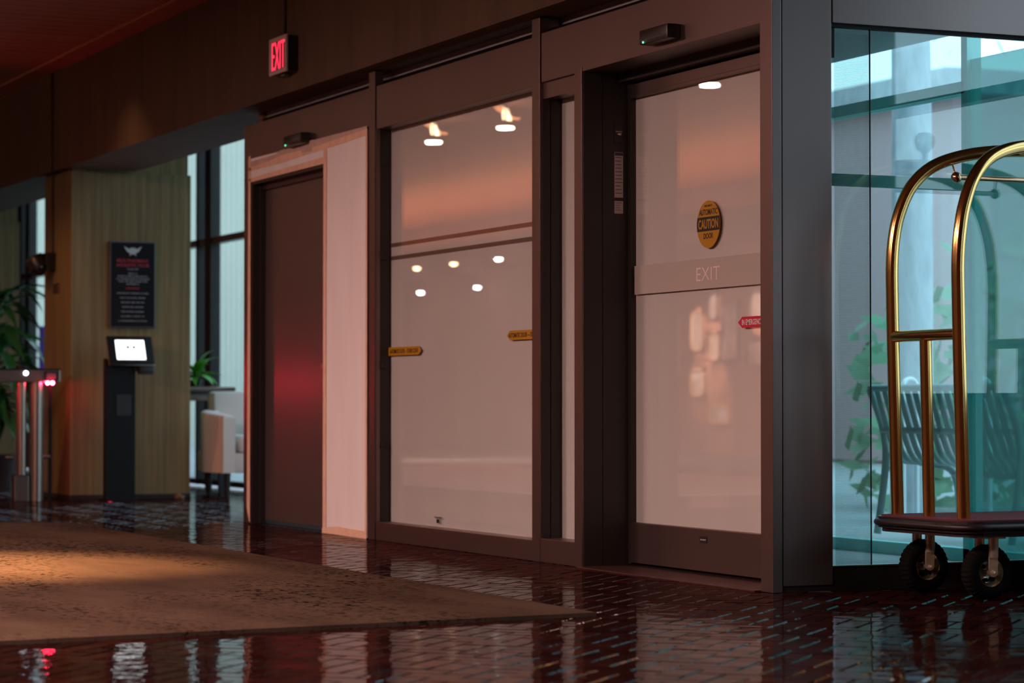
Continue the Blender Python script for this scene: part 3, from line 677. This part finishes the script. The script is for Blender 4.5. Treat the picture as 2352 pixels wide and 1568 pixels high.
# ------------------------------------------------------------------ tablet kiosk
kk = thing('tablet_kiosk', 'black floor kiosk with a tilted lit tablet in front of the pillar', 'kiosk', (0.3, 10.65, 0))
obj('post', bx(0.175, 0.412, 10.58, 10.66, 0.0, 1.10, 0.004), M['kiosk'], kk)
obj('base_plate', bx(0.165, 0.422, 10.52, 10.74, 0.0, 0.012, 0.002), M['kiosk'], kk)
obj('slot_cover', bx(0.258, 0.378, 10.574, 10.58, 0.655, 0.820, 0.002), M['ink'], kk)
TM = Matrix.Translation((0.365, 10.555, 1.165)) @ Matrix.Rotation(-0.44, 4, 'X')
def tbox(x0, x1, y0, y1, z0, z1, bev=0):
    b = bx(x0, x1, y0, y1, z0, z1, bev); bmesh.ops.transform(b, matrix=TM, verts=b.verts); return b
obj('tablet_case', tbox(-0.180, 0.180, -0.006, 0.030, -0.122, 0.122, 0.008), M['kiosk'], kk, True)
obj('case_rim', tbox(-0.183, 0.183, 0.006, 0.022, -0.126, 0.126, 0.006), M['steel'], kk, True)
sc = obj('screen', tbox(-0.118, 0.112, -0.0085, -0.006, -0.084, 0.084, 0.001), M['screen'], kk, label='lit white screen')
for x_ in (-0.034, 0.014): obj('screen_mark', tbox(x_, x_ + 0.024, -0.0095, -0.0085, 0.010, 0.034), M['ink'], kk)
b = B(); box(b, 0.430, 0.545, 10.52, 10.60, 0.978, 1.045, 0.012); box(b, 0.40, 0.45, 10.57, 10.62, 1.0, 1.05)
obj('card_tray', b, M['ink'], kk, True)

# ------------------------------------------------------------------ turnstile
ts = thing('turnstile', 'stainless steel turnstile with red lights beside the pillar', 'turnstile', (-0.4, 10.75, 0))
obj('top_rail', bx(-1.9, -0.158, 10.68, 10.80, 0.915, 1.012, 0.006), M['steel'], ts)
obj('rail_cap', bx(-1.9, -0.155, 10.67, 10.81, 1.010, 1.020, 0.003), M['kiosk'], ts)
for x0, r in ((-0.447, 0.039), (-0.331, 0.056), (-1.5, 0.045)):
    b = B(); cyl(b, (x0, 10.74, 0.0), (x0, 10.74, 0.915), r, seg=24); obj('post', b, M['steel'], ts, True)
obj('post_base', bx(-0.508, -0.398, 10.69, 10.79, 0.0, 0.196, 0.004), M['steel'], ts)
obj('base_cap', bx(-0.51, -0.396, 10.688, 10.792, 0.194, 0.200, 0.001), M['kiosk'], ts)
obj('glass_wing', bx(-0.545, -0.215, 10.742, 10.752, 0.01, 0.86), M['glass'], ts)
obj('edge_channel', bx(-0.232, -0.207, 10.735, 10.76, 0.0, 0.915), M['kiosk'], ts)
for x, z in ((-0.540, 0.84), (-0.540, 0.335), (-0.255, 0.34)):
    b = B(); cyl(b, (x - 0.03, 10.735, z), (x + 0.03, 10.735, z), 0.014, seg=12); obj('clamp', b, M['steel'], ts, True)
rd = obj('card_reader', bx(-0.285, -0.175, 10.668, 10.682, 0.925, 0.998, 0.004), M['kiosk'], ts)
obj('reader_window', bx(-0.268, -0.195, 10.665, 10.669, 0.94, 0.985), mat('reader_glass', (0.10, 0.09, 0.10), 0.2), rd)
for x in (-0.262, -0.224):
    b = B(); bmesh.ops.create_uvsphere(b, u_segments=12, v_segments=8, radius=0.014); bmesh.ops.translate(b, verts=b.verts, vec=(x, 10.660, 0.910)); obj('red_light', b, M['red_led'], rd, True, label='red light')
rd2 = obj('card_reader', bx(-1.70, -1.59, 10.668, 10.682, 0.925, 0.998, 0.004), M['kiosk'], ts)
for x in (-1.664, -1.626):
    b = B(); bmesh.ops.create_uvsphere(b, u_segments=12, v_segments=8, radius=0.022); bmesh.ops.translate(b, verts=b.verts, vec=(x, 10.652, 0.905)); obj('red_light', b, M['red_lamp'], rd2, True, label='red light')
b = B(); bmesh.ops.create_uvsphere(b, u_segments=12, v_segments=8, radius=0.016); bmesh.ops.translate(b, verts=b.verts, vec=(-0.428, 10.672, 0.985)); obj('white_light', b, M['white_led'], ts, True, label='white light')
kb = B(); lathe(kb, [(0.0, 0.03), (0.045, 0.028), (0.055, 0.0)], Matrix.Translation((-0.445, 10.73, 1.018)), 20); obj('reader_dome', kb, M['kiosk'], ts, True)

# ------------------------------------------------------------------ armchair
ac = thing('armchair', 'pale upholstered armchair beside the bay window', 'armchair', (1.48, 11.0, 0))
AX0, AX1, AY0, AY1 = 1.14, 1.84, 10.62, 11.40
obj('seat_base', bx(AX0 + 0.01, AX1 - 0.01, AY0 + 0.01, AY1 - 0.05, 0.20, 0.36, 0.02), M['fabric'], ac, True)
obj('seat_cushion', bx(AX0 + 0.135, AX1 - 0.135, AY0 - 0.01, AY1 - 0.16, 0.36, 0.50, 0.035), M['fabric'], ac, True)
for s in (0, 1):
    b = B()
    xo = AX0 if s == 0 else AX1; k = 1 if s == 0 else -1
    prof = []                                           # plan outline of a curved tub arm
    outer = [(xo, AY0), (xo - 0.025 * k, AY0 + 0.25), (xo - 0.02 * k, AY0 + 0.52), (xo + 0.05 * k, AY1 - 0.08), (xo + 0.14 * k, AY1)]
    inner = [(xo + 0.21 * k, AY1 - 0.12), (xo + 0.13 * k, AY1 - 0.22), (xo + 0.10 * k, AY0 + 0.45), (xo + 0.10 * k, AY0 + 0.2), (xo + 0.10 * k, AY0)]
    pl = [tuple(p[:2]) for p in spline([(a, c, 0) for a, c in outer], 5)] + [tuple(p[:2]) for p in spline([(a, c, 0) for a, c in inner], 5)]
    lo = [b.verts.new((x, y, 0.20)) for x, y in pl]
    hi = [b.verts.new((x, y, 0.655 + 0.05 * max(0, (y - AY0) / (AY1 - AY0)) + (0.0))) for x, y in pl]
    n = len(pl); b.faces.new(lo); b.faces.new(list(reversed(hi)))
    for i in range(n): b.faces.new((lo[(i + 1) % n], lo[i], hi[i], hi[(i + 1) % n]))
    bmesh.ops.recalc_face_normals(b, faces=b.faces)
    es_ = [e for e in b.edges if abs(e.verts[0].co.z - e.verts[1].co.z) < 0.08 and e.verts[0].co.z > 0.5]
    bmesh.ops.bevel(b, geom=es_, offset=0.025, segments=3, profile=0.5, affect='EDGES')
    obj('arm', b, M['fabric'], ac, True)
b = bx(AX0 + 0.12, AX1 - 0.12, AY1 - 0.20, AY1, 0.22, 0.85, 0.045)
for v in b.verts: v.co.y += 0.12 * (v.co.z - 0.4)
obj('backrest', b, M['fabric'], ac, True)
for x, y in ((AX0 + 0.05, AY0 + 0.05), (AX1 - 0.05, AY0 + 0.05), (AX0 + 0.09, AY1 - 0.12), (AX1 - 0.09, AY1 - 0.12)):
    b = B(); cyl(b, (x, y, 0), (x, y, 0.20), 0.018, 0.028, seg=12); obj('leg', b, M['leg_wood'], ac, True)

# console with fern behind the armchair
ct = thing('console_table', 'red-brown wooden console behind the armchair', 'table', (1.4, 12.4, 0))
obj('table_top', bx(1.0, 1.76, 12.2, 12.75, 0.855, 0.895, 0.015), M['console_wood'], ct, True)
obj('apron', bx(1.03, 1.70, 12.25, 12.70, 0.775, 0.825, 0.006), M['console_wood'], ct)
obj('apron_gap', bx(1.05, 1.68, 12.27, 12.68, 0.82, 0.86), M['leg_wood'], ct)
for x in (1.06, 1.66):
    for y in (12.29, 12.66): obj('leg', bx(x - 0.025, x + 0.025, y - 0.025, y + 0.025, 0, 0.78), M['leg_wood'], ct)
def leaf_mesh(L_, w, droop, seg=7, fold=0.25):
    b = B(); rows = []
    for i in range(seg + 1):
        t = i / seg; ww = w * math.sin(PI * min(1, 0.06 + 0.94 * t) ** 0.8) if i < seg else 0.001
        x = L_ * t * (1 - 0.15 * droop * t); z = L_ * (0.55 * t - droop * t * t)
        rows.append([b.verts.new((x, -ww, z + fold * ww)), b.verts.new((x, 0, z)), b.verts.new((x, ww, z + fold * ww))])
    for i in range(seg):
        for j in range(2): b.faces.new((rows[i][j], rows[i + 1][j], rows[i + 1][j + 1], rows[i][j + 1]))
    return b
def plant(name, label, loc, n, L_, w, droop, m, pot_r, pot_h, stem_h, tiers, seed):
    t = thing(name, label, 'plant', loc); rg = random.Random(seed)
    kb = B(); lathe(kb, [(pot_r * 0.75, 0), (pot_r, pot_h), (pot_r * 0.9, pot_h), (pot_r * 0.85, pot_h * 0.9), (0, pot_h * 0.9)], Matrix.Translation(loc), 24)
    obj('pot', kb, M['pot'], t, True)
    b = B(); cyl(b, Vector(loc) + Vector((0, 0, pot_h * 0.8)), Vector(loc) + Vector((0, 0, pot_h + stem_h)), 0.02, 0.012, seg=8); obj('stem', b, M['console_wood'], t, True)
    me = bpy.data.meshes.new('leaf'); lb = leaf_mesh(L_, w, droop); lb.to_mesh(me); lb.free(); me.materials.append(m)
    for p in me.polygons: p.use_smooth = True
    for k in range(n):
        o = bpy.data.objects.new('leaf', me); COL.objects.link(o); o.parent = t
        f = rg.random(); h = pot_h + stem_h * (tiers + (1 - tiers) * f)
        s = rg.uniform(0.7, 1.1)
        o.location = (0, 0, h); o.rotation_euler = (rg.uniform(-.3, .3), rg.uniform(-0.7, 0.55) - 0.35 * (f - .5), k * 2.399 + rg.uniform(-.3, .3)); o.scale = (s, s, s)
    return t
plant('potted_fern', 'small bright green potted plant on the console behind the armchair', (1.47, 12.45, 0.8955), 34, 0.28, 0.030, 0.5, M['leaf_bright'], 0.06, 0.06, 0.06, 0.1, 2)
plant('dracaena', 'tall plant with long drooping glossy leaves behind the turnstile', (-0.16, 12.85, 0.0), 90, 0.62, 0.055, 0.85, M['leaf'], 0.2, 0.32, 1.35, 0.25, 4)
bn = thing('banner', 'narrow purple banner stand by the far window', 'banner', (1.64, 18.0, 0))
obj('cloth', bx(1.475, 1.80, 18.0, 18.01, 0.08, 1.57), M['purple'], bn); obj('foot', bx(1.45, 1.82, 17.92, 18.10, 0, 0.07, 0.01), M['black'], bn)
sc_ = B(); bmesh.ops.create_icosphere(sc_, subdivisions=2, radius=0.05)
for v in sc_.verts: v.co = Vector((v.co.x * 0.9, v.co.y * 0.7, max(0, v.co.z * 0.5 + 0.012))) * random.uniform(0.75, 1.15) + Vector((0.84, 10.80, 0.0))
tag(obj('crumpled_wrapper', sc_, mat('tan_wrapper', (0.22, 0.13, 0.08), 0.5), None, True, origin=(0.84, 10.80, 0)), 'small crumpled tan wrapper on the floor by the pillar foot', 'litter')

# ------------------------------------------------------------------ luggage cart
CX, CY = 0.99, -0.43
lc = thing('luggage_cart', 'brass birdcage luggage cart with dark deck and black tyres', 'luggage cart', (CX, CY, 0))
def rounded(x0, x1, y0, y1, r, n=8):
    out = []
    for cx_, cy_, a0 in ((x1 - r, y1 - r, 0), (x0 + r, y1 - r, PI / 2), (x0 + r, y0 + r, PI), (x1 - r, y0 + r, 1.5 * PI)):
        for k in range(n + 1):
            a = a0 + PI / 2 * k / n; out.append((cx_ + r * math.cos(a), cy_ + r * math.sin(a)))
    return out
PX0, PX1, PY0, PY1 = 0.375, 1.605, -0.78, -0.10
obj('deck', prism(B(), rounded(PX0, PX1, PY0, PY1, 0.11), 'z', 0.262, 0.306), M['bumper'], lc)
obj('deck_carpet', prism(B(), rounded(PX0 + 0.012, PX1 - 0.012, PY0 + 0.012, PY1 - 0.012, 0.10), 'z', 0.306, 0.311), M['deck_carpet'], lc, label='burgundy carpet top')
ring = rounded(PX0 - 0.004, PX1 + 0.004, PY0 - 0.004, PY1 + 0.004, 0.114)
b = B(); pts = [(x, y, 0.283) for x, y in ring]; tube(b, pts + [pts[0]], 0.0135, 12, False)
obj('bumper', b, M['bumper'], lc, True)
obj('deck_frame', prism(B(), rounded(PX0 + 0.014, PX1 - 0.014, PY0 + 0.014, PY1 - 0.014, 0.10), 'z', 0.246, 0.264), M['bumper'], lc)
arc = [(0.452, 0.305, 0), (0.444, 0.60, 0), (0.436, 0.90, 0), (0.431, 1.15, 0), (0.430, 1.29, 0), (0.439, 1.40, 0.0), (0.462, 1.505, 0.004), (0.512, 1.612, 0.014), (0.592, 1.69, 0.034), (0.70, 1.734, 0.062), (0.83, 1.757, 0.095), (CX, 1.765, 0.125)]
for side in (-1, 1):
    y_out = CY + side * 0.23
    half = [(x, y_out - side * dy, z) for x, z, dy in arc]
    full = half + [(2 * CX - x, y, z) for x, y, z in reversed(half[:-1])]
    b = B(); tube(b, spline(full, 6), 0.0253, 20); obj('arch_tube', b, M['brass'], lc, True)
for sgn in (-1, 1):
    x = CX + sgn * (CX - 0.434)
    b = B(); tube(b, [(x, CY - 0.222, 1.016), (x, CY + 0.222, 1.016)], 0.0225, 18); obj('cross_bar', b, M['brass'], lc, True)
    x2 = CX + sgn * (CX - 0.448)
    b = B(); cyl(b, (x2, CY, 0.305), (CX + sgn * (CX - 0.434), CY, 1.0), 0.0235, seg=20); obj('end_post', b, M['brass'], lc, True)
    b = B(); cyl(b, (CX + sgn * (CX - 0.44), CY, 0.99), (CX + sgn * (CX - 0.44), CY, 0.996), 0.008, seg=10); obj('bolt', b, M['rubber'], lc, True)
ry = CY + 0.155
b = B(); tube(b, [(0.70, ry, 1.652), (2 * CX - 0.70, ry, 1.652)], 0.0105, 14); obj('hanging_rail', b, M['brass_dull'], lc, True)
for x in (0.685, 2 * CX - 0.685):
    b = B(); bmesh.ops.create_uvsphere(b, u_segments=20, v_segments=12, radius=0.0225); bmesh.ops.translate(b, verts=b.verts, vec=(x, ry, 1.652)); obj('rail_ball', b, M['brass_dull'], lc, True)
    b = B(); cyl(b, (x - 0.004, ry + 0.004, 1.67), (x - 0.006, CY + 0.23 - 0.055, 1.712), 0.004, seg=10); obj('rail_hanger', b, M['brass_dull'], lc, True)
obj('top_plate', bx(CX - 0.05, CX + 0.05, CY - 0.12, CY + 0.12, 1.745, 1.757, 0.003), M['brass'], lc)
kb = B(); lathe(kb, [(0.028, 1.755), (0.026, 1.785), (0.012, 1.80), (0.011, 1.825), (0.018, 1.835), (0.036, 1.85), (0.046, 1.875), (0.044, 1.895), (0.030, 1.916), (0.0, 1.924)], Matrix.Translation((CX + 0.05, CY, 0)), 28)
obj('finial', kb, M['brass'], lc, True)
def caster(wx, wy, sgn):
    # fork plates either side of a ribbed tyre; axle along Y
    b = B(); R = 0.107
    box(b, wx - 0.045, wx + 0.055, wy - 0.05, wy + 0.05, 0.236, 0.247, 0.002)
    for s in (-1, 1):
        yy = wy + s * 0.046
        tube(b, [(wx, yy, 0.24), (wx, yy, 0.200), (wx + 0.001, yy, 0.165)], [0.0195, 0.0195, 0.0185], 14)
        poly = [(wx - 0.0185, 0.17), (wx + 0.0185, 0.17), (wx + 0.0195, 0.135)] + [(wx + 0.0195 * math.cos(a), 0.113 + 0.022 * math.sin(a)) for a in [-PI * k / 10 for k in range(1, 10)]] + [(wx - 0.0195, 0.135)]
        y_a = wy + s * 0.044; prism(b, poly, 'y', y_a - 0.004, y_a + 0.004)
    fk = obj('caster', b, M['chrome'], lc, True)
    tb = B(); seg = 96; prof = [(0.052, 0.030), (0.060, 0.036), (0.082, 0.038), (0.097, 0.030), (0.105, 0.016), (0.107, 0.0)]
    prof = prof + [(r, -h) for r, h in reversed(prof[:-1])]
    rings = []
    for (r, h) in prof:
        ringv = []
        for k in range(seg):
            rr_ = r
            if r > 0.095: rr_ = r - (0.0045 if (k % 3 == 0) else 0.0)
            a = 2 * PI * k / seg; ringv.append(tb.verts.new((wx + rr_ * math.cos(a), wy + h, R + rr_ * math.sin(a))))
        rings.append(ringv)
    for i in range(len(rings)):
        i2 = (i + 1) % len(rings)
        for k in range(seg): tb.faces.new((rings[i][k], rings[i][(k + 1) % seg], rings[i2][(k + 1) % seg], rings[i2][k]))
    bmesh.ops.recalc_face_normals(tb, faces=tb.faces)
    obj('tyre', tb, M['rubber'], fk, True)
    rb = B(); Mx = Matrix.Translation((wx, wy, R)) @ Matrix.Rotation(PI / 2, 4, 'X')
    lathe(rb, [(0.0, -0.02), (0.015, -0.02), (0.018, -0.006), (0.040, 0.004), (0.046, 0.022), (0.0535, 0.033), (0.056, 0.031), (0.054, 0.0), (0.054, -0.031), (0.046, -0.03), (0.04, -0.012), (0.018, -0.01)], Mx, 40)
    obj('rim', rb, M['rim'], fk, True)
    for a in (2.35, 0.3, 4.4, 5.4):
        hb = B(); lathe(hb, [(0.0, 0.014), (0.0085, 0.014), (0.0085, 0.002)], Matrix.Translation((wx + 0.031 * math.cos(a), wy, R + 0.031 * math.sin(a))) @ Matrix.Rotation(PI / 2, 4, 'X'), 12); obj('rim_hole', hb, M['rubber'], fk)
    ab = B(); lathe(ab, [(0.0, 0.064), (0.005, 0.064), (0.0065, 0.060), (0.0065, 0.054), (0.010, 0.054), (0.010, -0.058), (0.0, -0.058)], Mx, 12)
    obj('axle_bolt', ab, M['chrome'], fk, True)
caster(0.556, -0.225, -1); caster(0.562, -0.648, -1); caster(1.42, -0.225, 1); caster(1.42, -0.648, 1)

# ------------------------------------------------------------------ lobby things that the film panes mirror
for k, (x, y) in enumerate(((-3.81, 13.13), (-3.91, 11.72), (-3.755, 8.31))):
    t = thing('ceiling_lamp', ('round ceiling lamp mirrored at the left in the fixed pane', 'round ceiling lamp mirrored at the right in the fixed pane', 'round ceiling lamp mirrored in the top of the sliding door')[k], 'lamp', (x, y, 3.17), 'round lobby ceiling lamps')
    kb = B(); cyl(kb, (x, y, 3.18), (x, y, 3.40), 0.012, seg=10); obj('stem', kb, M['black'], t, True)
    kb = B(); lathe(kb, [(0.0, 3.163), (0.070, 3.163), (0.072, 3.185), (0.0, 3.186)], Matrix.Translation((x, y, 0)), 24); obj('lens', kb, M['lamp_down'], t)
    if k < 2:                                        # lamp glow above the lens, shaped into added glowing leaves
        for m_, pl in (('petal_hot', ((0.0, .21), (-.03, .15), (-.02, .075), (.055, .068), (.05, .10), (.025, .155))), ('petal', ((-.02, .20), (-.11, .19), (-.08, .155), (-.02, .13))), ('petal', ((.045, .12), (.10, .10), (.14, .105), (.13, .08), (.05, .085)))):
            b = prism(B(), [(x - u, 3.17 + h) for u, h in pl], 'y', y - 0.006, y + 0.006)
            obj('glass_leaf', b, M[m_], t)
for k, (x, y, z, m, st) in enumerate(((-11.41, 32.25, 3.06, 'spot_warm', 0), (-11.44, 30.69, 3.06, 'spot_warm', 0), (-11.54, 29.06, 3.06, 'spot_white', 0), (-12.60, 35.0, 2.77, 'spot_white', 1), (-12.70, 32.6, 2.77, 'spot_white', 1))):
    t = thing('ceiling_spotlight', ('recessed warm spotlight, far one of the gallery row', 'recessed warm spotlight, middle one of the gallery row', 'recessed pale spotlight, near one of the gallery row', 'stem spotlight by the gallery wall, far one', 'stem spotlight by the gallery wall, near one')[k], 'lamp', (x, y, z), 'gallery spotlights')
    kb = B(); lathe(kb, [(0.0, z), (0.045, z), (0.06, z + 0.04)], Matrix.Translation((x, y, 0)), 20); obj('lens', kb, M[m], t)
    if st:
        kb = B(); cyl(kb, (x, y, z + 0.03), (x, y, 3.1), 0.035, seg=12); obj('stem', kb, M['black'], t, True)
tag(obj('rug', prism(B(), [(-7.2, 9.6), (-3.6, 9.6), (-3.6, 19.5), (-7.2, 19.5)], 'z', -0.004, 0.012), mat('pale_rug', (0.55, 0.48, 0.45), 0.95)), 'pale plain rug deeper in the lobby, mirrored low in the fixed pane', 'rug')
PF = [(25.41, 25.80, 1.553, 2.16), (24.95, 25.24, 2.00, 2.45), (25.37, 25.80, 0.86, 1.29), (24.91, 25.20, 1.39, 1.84), (24.58, 25.21, 0.44, 0.76), (24.31, 24.84, 1.37, 2.29), (23.45, 23.98, 1.93, 2.40), (23.4, 24.1, 1.27, 1.70), (26.2, 26.7, 1.2, 2.1), (27.2, 27.7, 1.1, 2.2), (28.2, 28.9, 1.3, 2.1), (22.2, 22.9, 1.0, 2.1), (20.8, 21.6, 1.2, 2.2)]
PL = ['bright upright framed photograph, left one mirrored in the sliding door', 'small bright framed photograph high beside the upright one', 'framed photograph under the bright upright one on the gallery wall', 'framed photograph under the small bright one on the gallery wall',
      'lowest wide framed picture near the gallery floor', 'tall framed photograph in the middle of the gallery cluster', 'bright framed photograph at the right end of the cluster, upper one', 'wide framed photograph at the right end of the cluster, lower one',
      'framed photograph just left of the gallery cluster', 'tall framed photograph second left of the gallery cluster', 'wide framed photograph farthest left on the gallery wall', 'tall framed photograph right of the gallery cluster', 'wide framed photograph farthest right on the gallery wall']
for k, (y0, y1, z0, z1) in enumerate(PF):
    t = thing('picture_frame', PL[k], 'picture', (-13.0, (y0 + y1) / 2, z0), 'gallery wall photographs')
    f = 0.045
    b = B(); box(b, -13.0, -12.96, y0, y1, z0, z0 + f); box(b, -13.0, -12.96, y0, y1, z1 - f, z1); box(b, -13.0, -12.96, y0, y0 + f, z0, z1); box(b, -13.0, -12.96, y1 - f, y1, z0, z1)
    obj('frame', b, mat('picture_moulding', random.choice(((0.5, 0.27, 0.10), (0.6, 0.4, 0.25), (0.05, 0.04, 0.04))), 0.4), t)
    obj('print', bx(-12.995, -12.98, y0 + f, y1 - f, z0 + f, z1 - f), mat('faded_print', (0.62, 0.52, 0.50), 0.6, var=((1, 5, 4), 1.0, (0.22, 0.15, 0.14))), t)

# ------------------------------------------------------------------ outdoors
gp = obj('pavement', bx(1.94, 60, -40, 70, -0.25, -0.03), M['pave']); tag(gp, kind='structure')
bench = thing('bench', 'dark slatted metal bench outside, seen through the green glass', 'bench', (3.1, 3.5, 0))
bp = spline([(2.86, 0, 0.83), (2.90, 0, 0.70), (2.95, 0, 0.55), (3.00, 0, 0.45), (3.08, 0, 0.405), (3.25, 0, 0.42), (3.36, 0, 0.42), (3.42, 0, 0.385), (3.43, 0, 0.34)], 4)
sm = None
for k in range(16):
    y = 2.58 + k * 0.078
    if sm is None:
        b = B(); r0 = []
        for p in bp: r0.append([b.verts.new((p.x, -0.024, p.z)), b.verts.new((p.x, 0.024, p.z)), b.verts.new((p.x - 0.006, 0.024, p.z - 0.006)), b.verts.new((p.x - 0.006, -0.024, p.z - 0.006))])
        for i in range(len(r0) - 1):
            for j in range(4): b.faces.new((r0[i][j], r0[i][(j + 1) % 4], r0[i + 1][(j + 1) % 4], r0[i + 1][j]))
        o = obj('slat', b, M['bench'], bench); sm = o.data; loc0 = o.location.copy()
        bmv = [v for v in sm.vertices]
    else:
        o = bpy.data.objects.new('slat', sm); COL.objects.link(o); o.parent = bench
    o.location.y += y
for x, z in ((2.855, 0.84), (2.935, 0.60), (3.425, 0.34)):
    b = B(); tube(b, [(x, 2.5, z), (x, 3.82, z)], 0.02, 10); obj('cross_tube', b, M['bench'], bench, True)
for y in (2.5, 3.82):
    b = B(); tube(b, spline([(2.85, y, 0.84), (2.96, y, 0.5), (2.9, y, 0.0)], 6), 0.022, 10); tube(b, spline([(2.97, y, 0.46), (3.2, y, 0.41), (3.43, y, 0.34), (3.47, y, 0.0)], 6), 0.022, 10); obj('leg_frame', b, M['bench'], bench, True)
for k, (x, y) in enumerate(((3.976, 5.127), (4.40, 4.93))):
    b = B(); tube(b, [(x - 0.05, y, -0.03)] + [(x - 0.05 * math.cos(PI * i / 12), y, 0.86 + 0.05 * math.sin(PI * i / 12)) for i in range(13)] + [(x + 0.05, y, -0.03)], 0.016, 12)
    tag(obj('bike_hoop', b, M['hoop'], None, True, origin=(x, y, 0)), ('silver bike hoop above the left part of the bench', 'silver bike hoop above the middle of the bench')[k], 'bike rack', 'bike hoops beyond the bench')
def tree(x, y, r, h, label, lean=0.0, crown=0, seed=0):
    t = thing('tree', label, 'tree', (x, y, 0), 'trees outside')
    b = B(); tube(b, spline([(x, y, -0.05), (x + lean * 0.3, y, h * 0.35), (x + lean * 0.6, y + 0.05, h * 0.7), (x + lean, y, h)], 6), [r * (1.08 - 0.25 * i / 18) for i in range(19)], 16); obj('trunk', b, M['trunk'], t, True)
    if crown:
        V = []; F = []; rg = random.Random(seed)
        for k in range(crown):
            a = rg.uniform(0, 2 * PI); c = Vector((x + lean + rg.gauss(0, 1.0), y + rg.gauss(0, 1.0), h * 0.9 + rg.gauss(0, 0.8)))
            u = Vector((rg.gauss(0, 1), rg.gauss(0, 1), rg.gauss(0, 1))).normalized(); w = u.orthogonal().normalized(); s = rg.uniform(0.06, 0.14); n = len(V)
            V += [c - u * s, c + w * s * 0.5, c + u * s, c - w * s * 0.5]; F.append((n, n + 1, n + 2, n + 3))
        me = bpy.data.meshes.new('crown'); me.from_pydata([tuple(v) for v in V], [], F); me.materials.append(M['foliage'])
        o = bpy.data.objects.new('crown', me); COL.objects.link(o); o.parent = t; o.location = (-x, -y, 0); o['kind'] = 'stuff'
def shrub(x, y, rx, h, n, seed, label):
    t = thing('shrub', label, 'shrub', (x, y, 0), 'shrubs outside'); V = []; F = []; rg = random.Random(seed)
    for k in range(n):
        a = rg.uniform(0, 2 * PI); q = rg.random() ** 0.5; c = Vector((x + rx * q * math.cos(a), y + rx * q * math.sin(a), rg.uniform(0.0, h) * (1.1 - 0.5 * q)))
        u = Vector((rg.gauss(0, 1), rg.gauss(0, 1), rg.gauss(0, 0.7))).normalized(); w = u.orthogonal().normalized(); s = rg.uniform(0.06, 0.16); m_ = len(V)
        V += [c - u * s, c + w * s * 0.5, c + u * s, c - w * s * 0.5]; F.append((m_, m_ + 1, m_ + 2, m_ + 3))
    me = bpy.data.meshes.new('foliage'); me.from_pydata([tuple(v - Vector((x, y, 0))) for v in V], [], F); me.materials.append(M['foliage'])
    o = bpy.data.objects.new('foliage', me); COL.objects.link(o); o.parent = t; o['kind'] = 'stuff'
    b = B(); cyl(b, (x, y, -0.03), (x, y, h * 0.6), 0.04, 0.02, seg=8); obj('stem', b, M['trunk'], t, True)
tree(4.24, 5.52, 0.135, 6.5, 'thick grey tree trunk standing close outside the green glass', 0.05)
tree(9.5, 11.4, 0.2, 7.0, 'leafy tree farther off outside the green glass', 0.3, 900, 3)
tree(15.5, 13.5, 0.2, 6.0, 'leafy tree in front of the rose building outside', -0.3, 900, 4)
shrub(6.2, 7.0, 1.3, 2.2, 900, 11, 'tall shrub behind the grey tree trunk outside')
shrub(9.6, 7.2, 1.3, 2.4, 900, 12, 'tall shrub right of the grey tree trunk outside')
shrub(5.2, 10.6, 1.1, 2.2, 800, 13, 'tall shrub left of the grey tree trunk outside')
shrub(13.2, 8.6, 1.3, 2.6, 900, 14, 'broad shrub at the right end outside')
bd = thing('building', 'rose coloured building beyond the trees outside', 'building', (16, 20, 0))
obj('walls', bx(13, 24, 18, 26, 0, 4.6), M['facade_pink'], bd); obj('roof', bx(12.7, 24.3, 17.7, 26.3, 4.6, 4.9), M['trunk'], bd)
for k in range(5): obj('window', bx(13.6 + k * 2.1, 14.8 + k * 2.1, 17.95, 18.0, 2.6, 3.9), M['glass_dark'], bd)
wl_ = thing('outdoor_wall', 'long pale ribbed concrete wall outside the bay windows', 'wall', (9.2, 30, 0))
obj('core', bx(9.03, 9.4, 17.0, 62, -0.03, 5.5), M['pier'], wl_)
rib = None
for k in range(150):
    if rib is None: o = obj('rib', bx(9.0, 9.035, 17.0, 17.17, -0.03, 5.5), M['pier'], wl_); rib = o.data
    else:
        o = bpy.data.objects.new('rib', rib); COL.objects.link(o); o.parent = wl_
    o.location.y += 0.30 * k
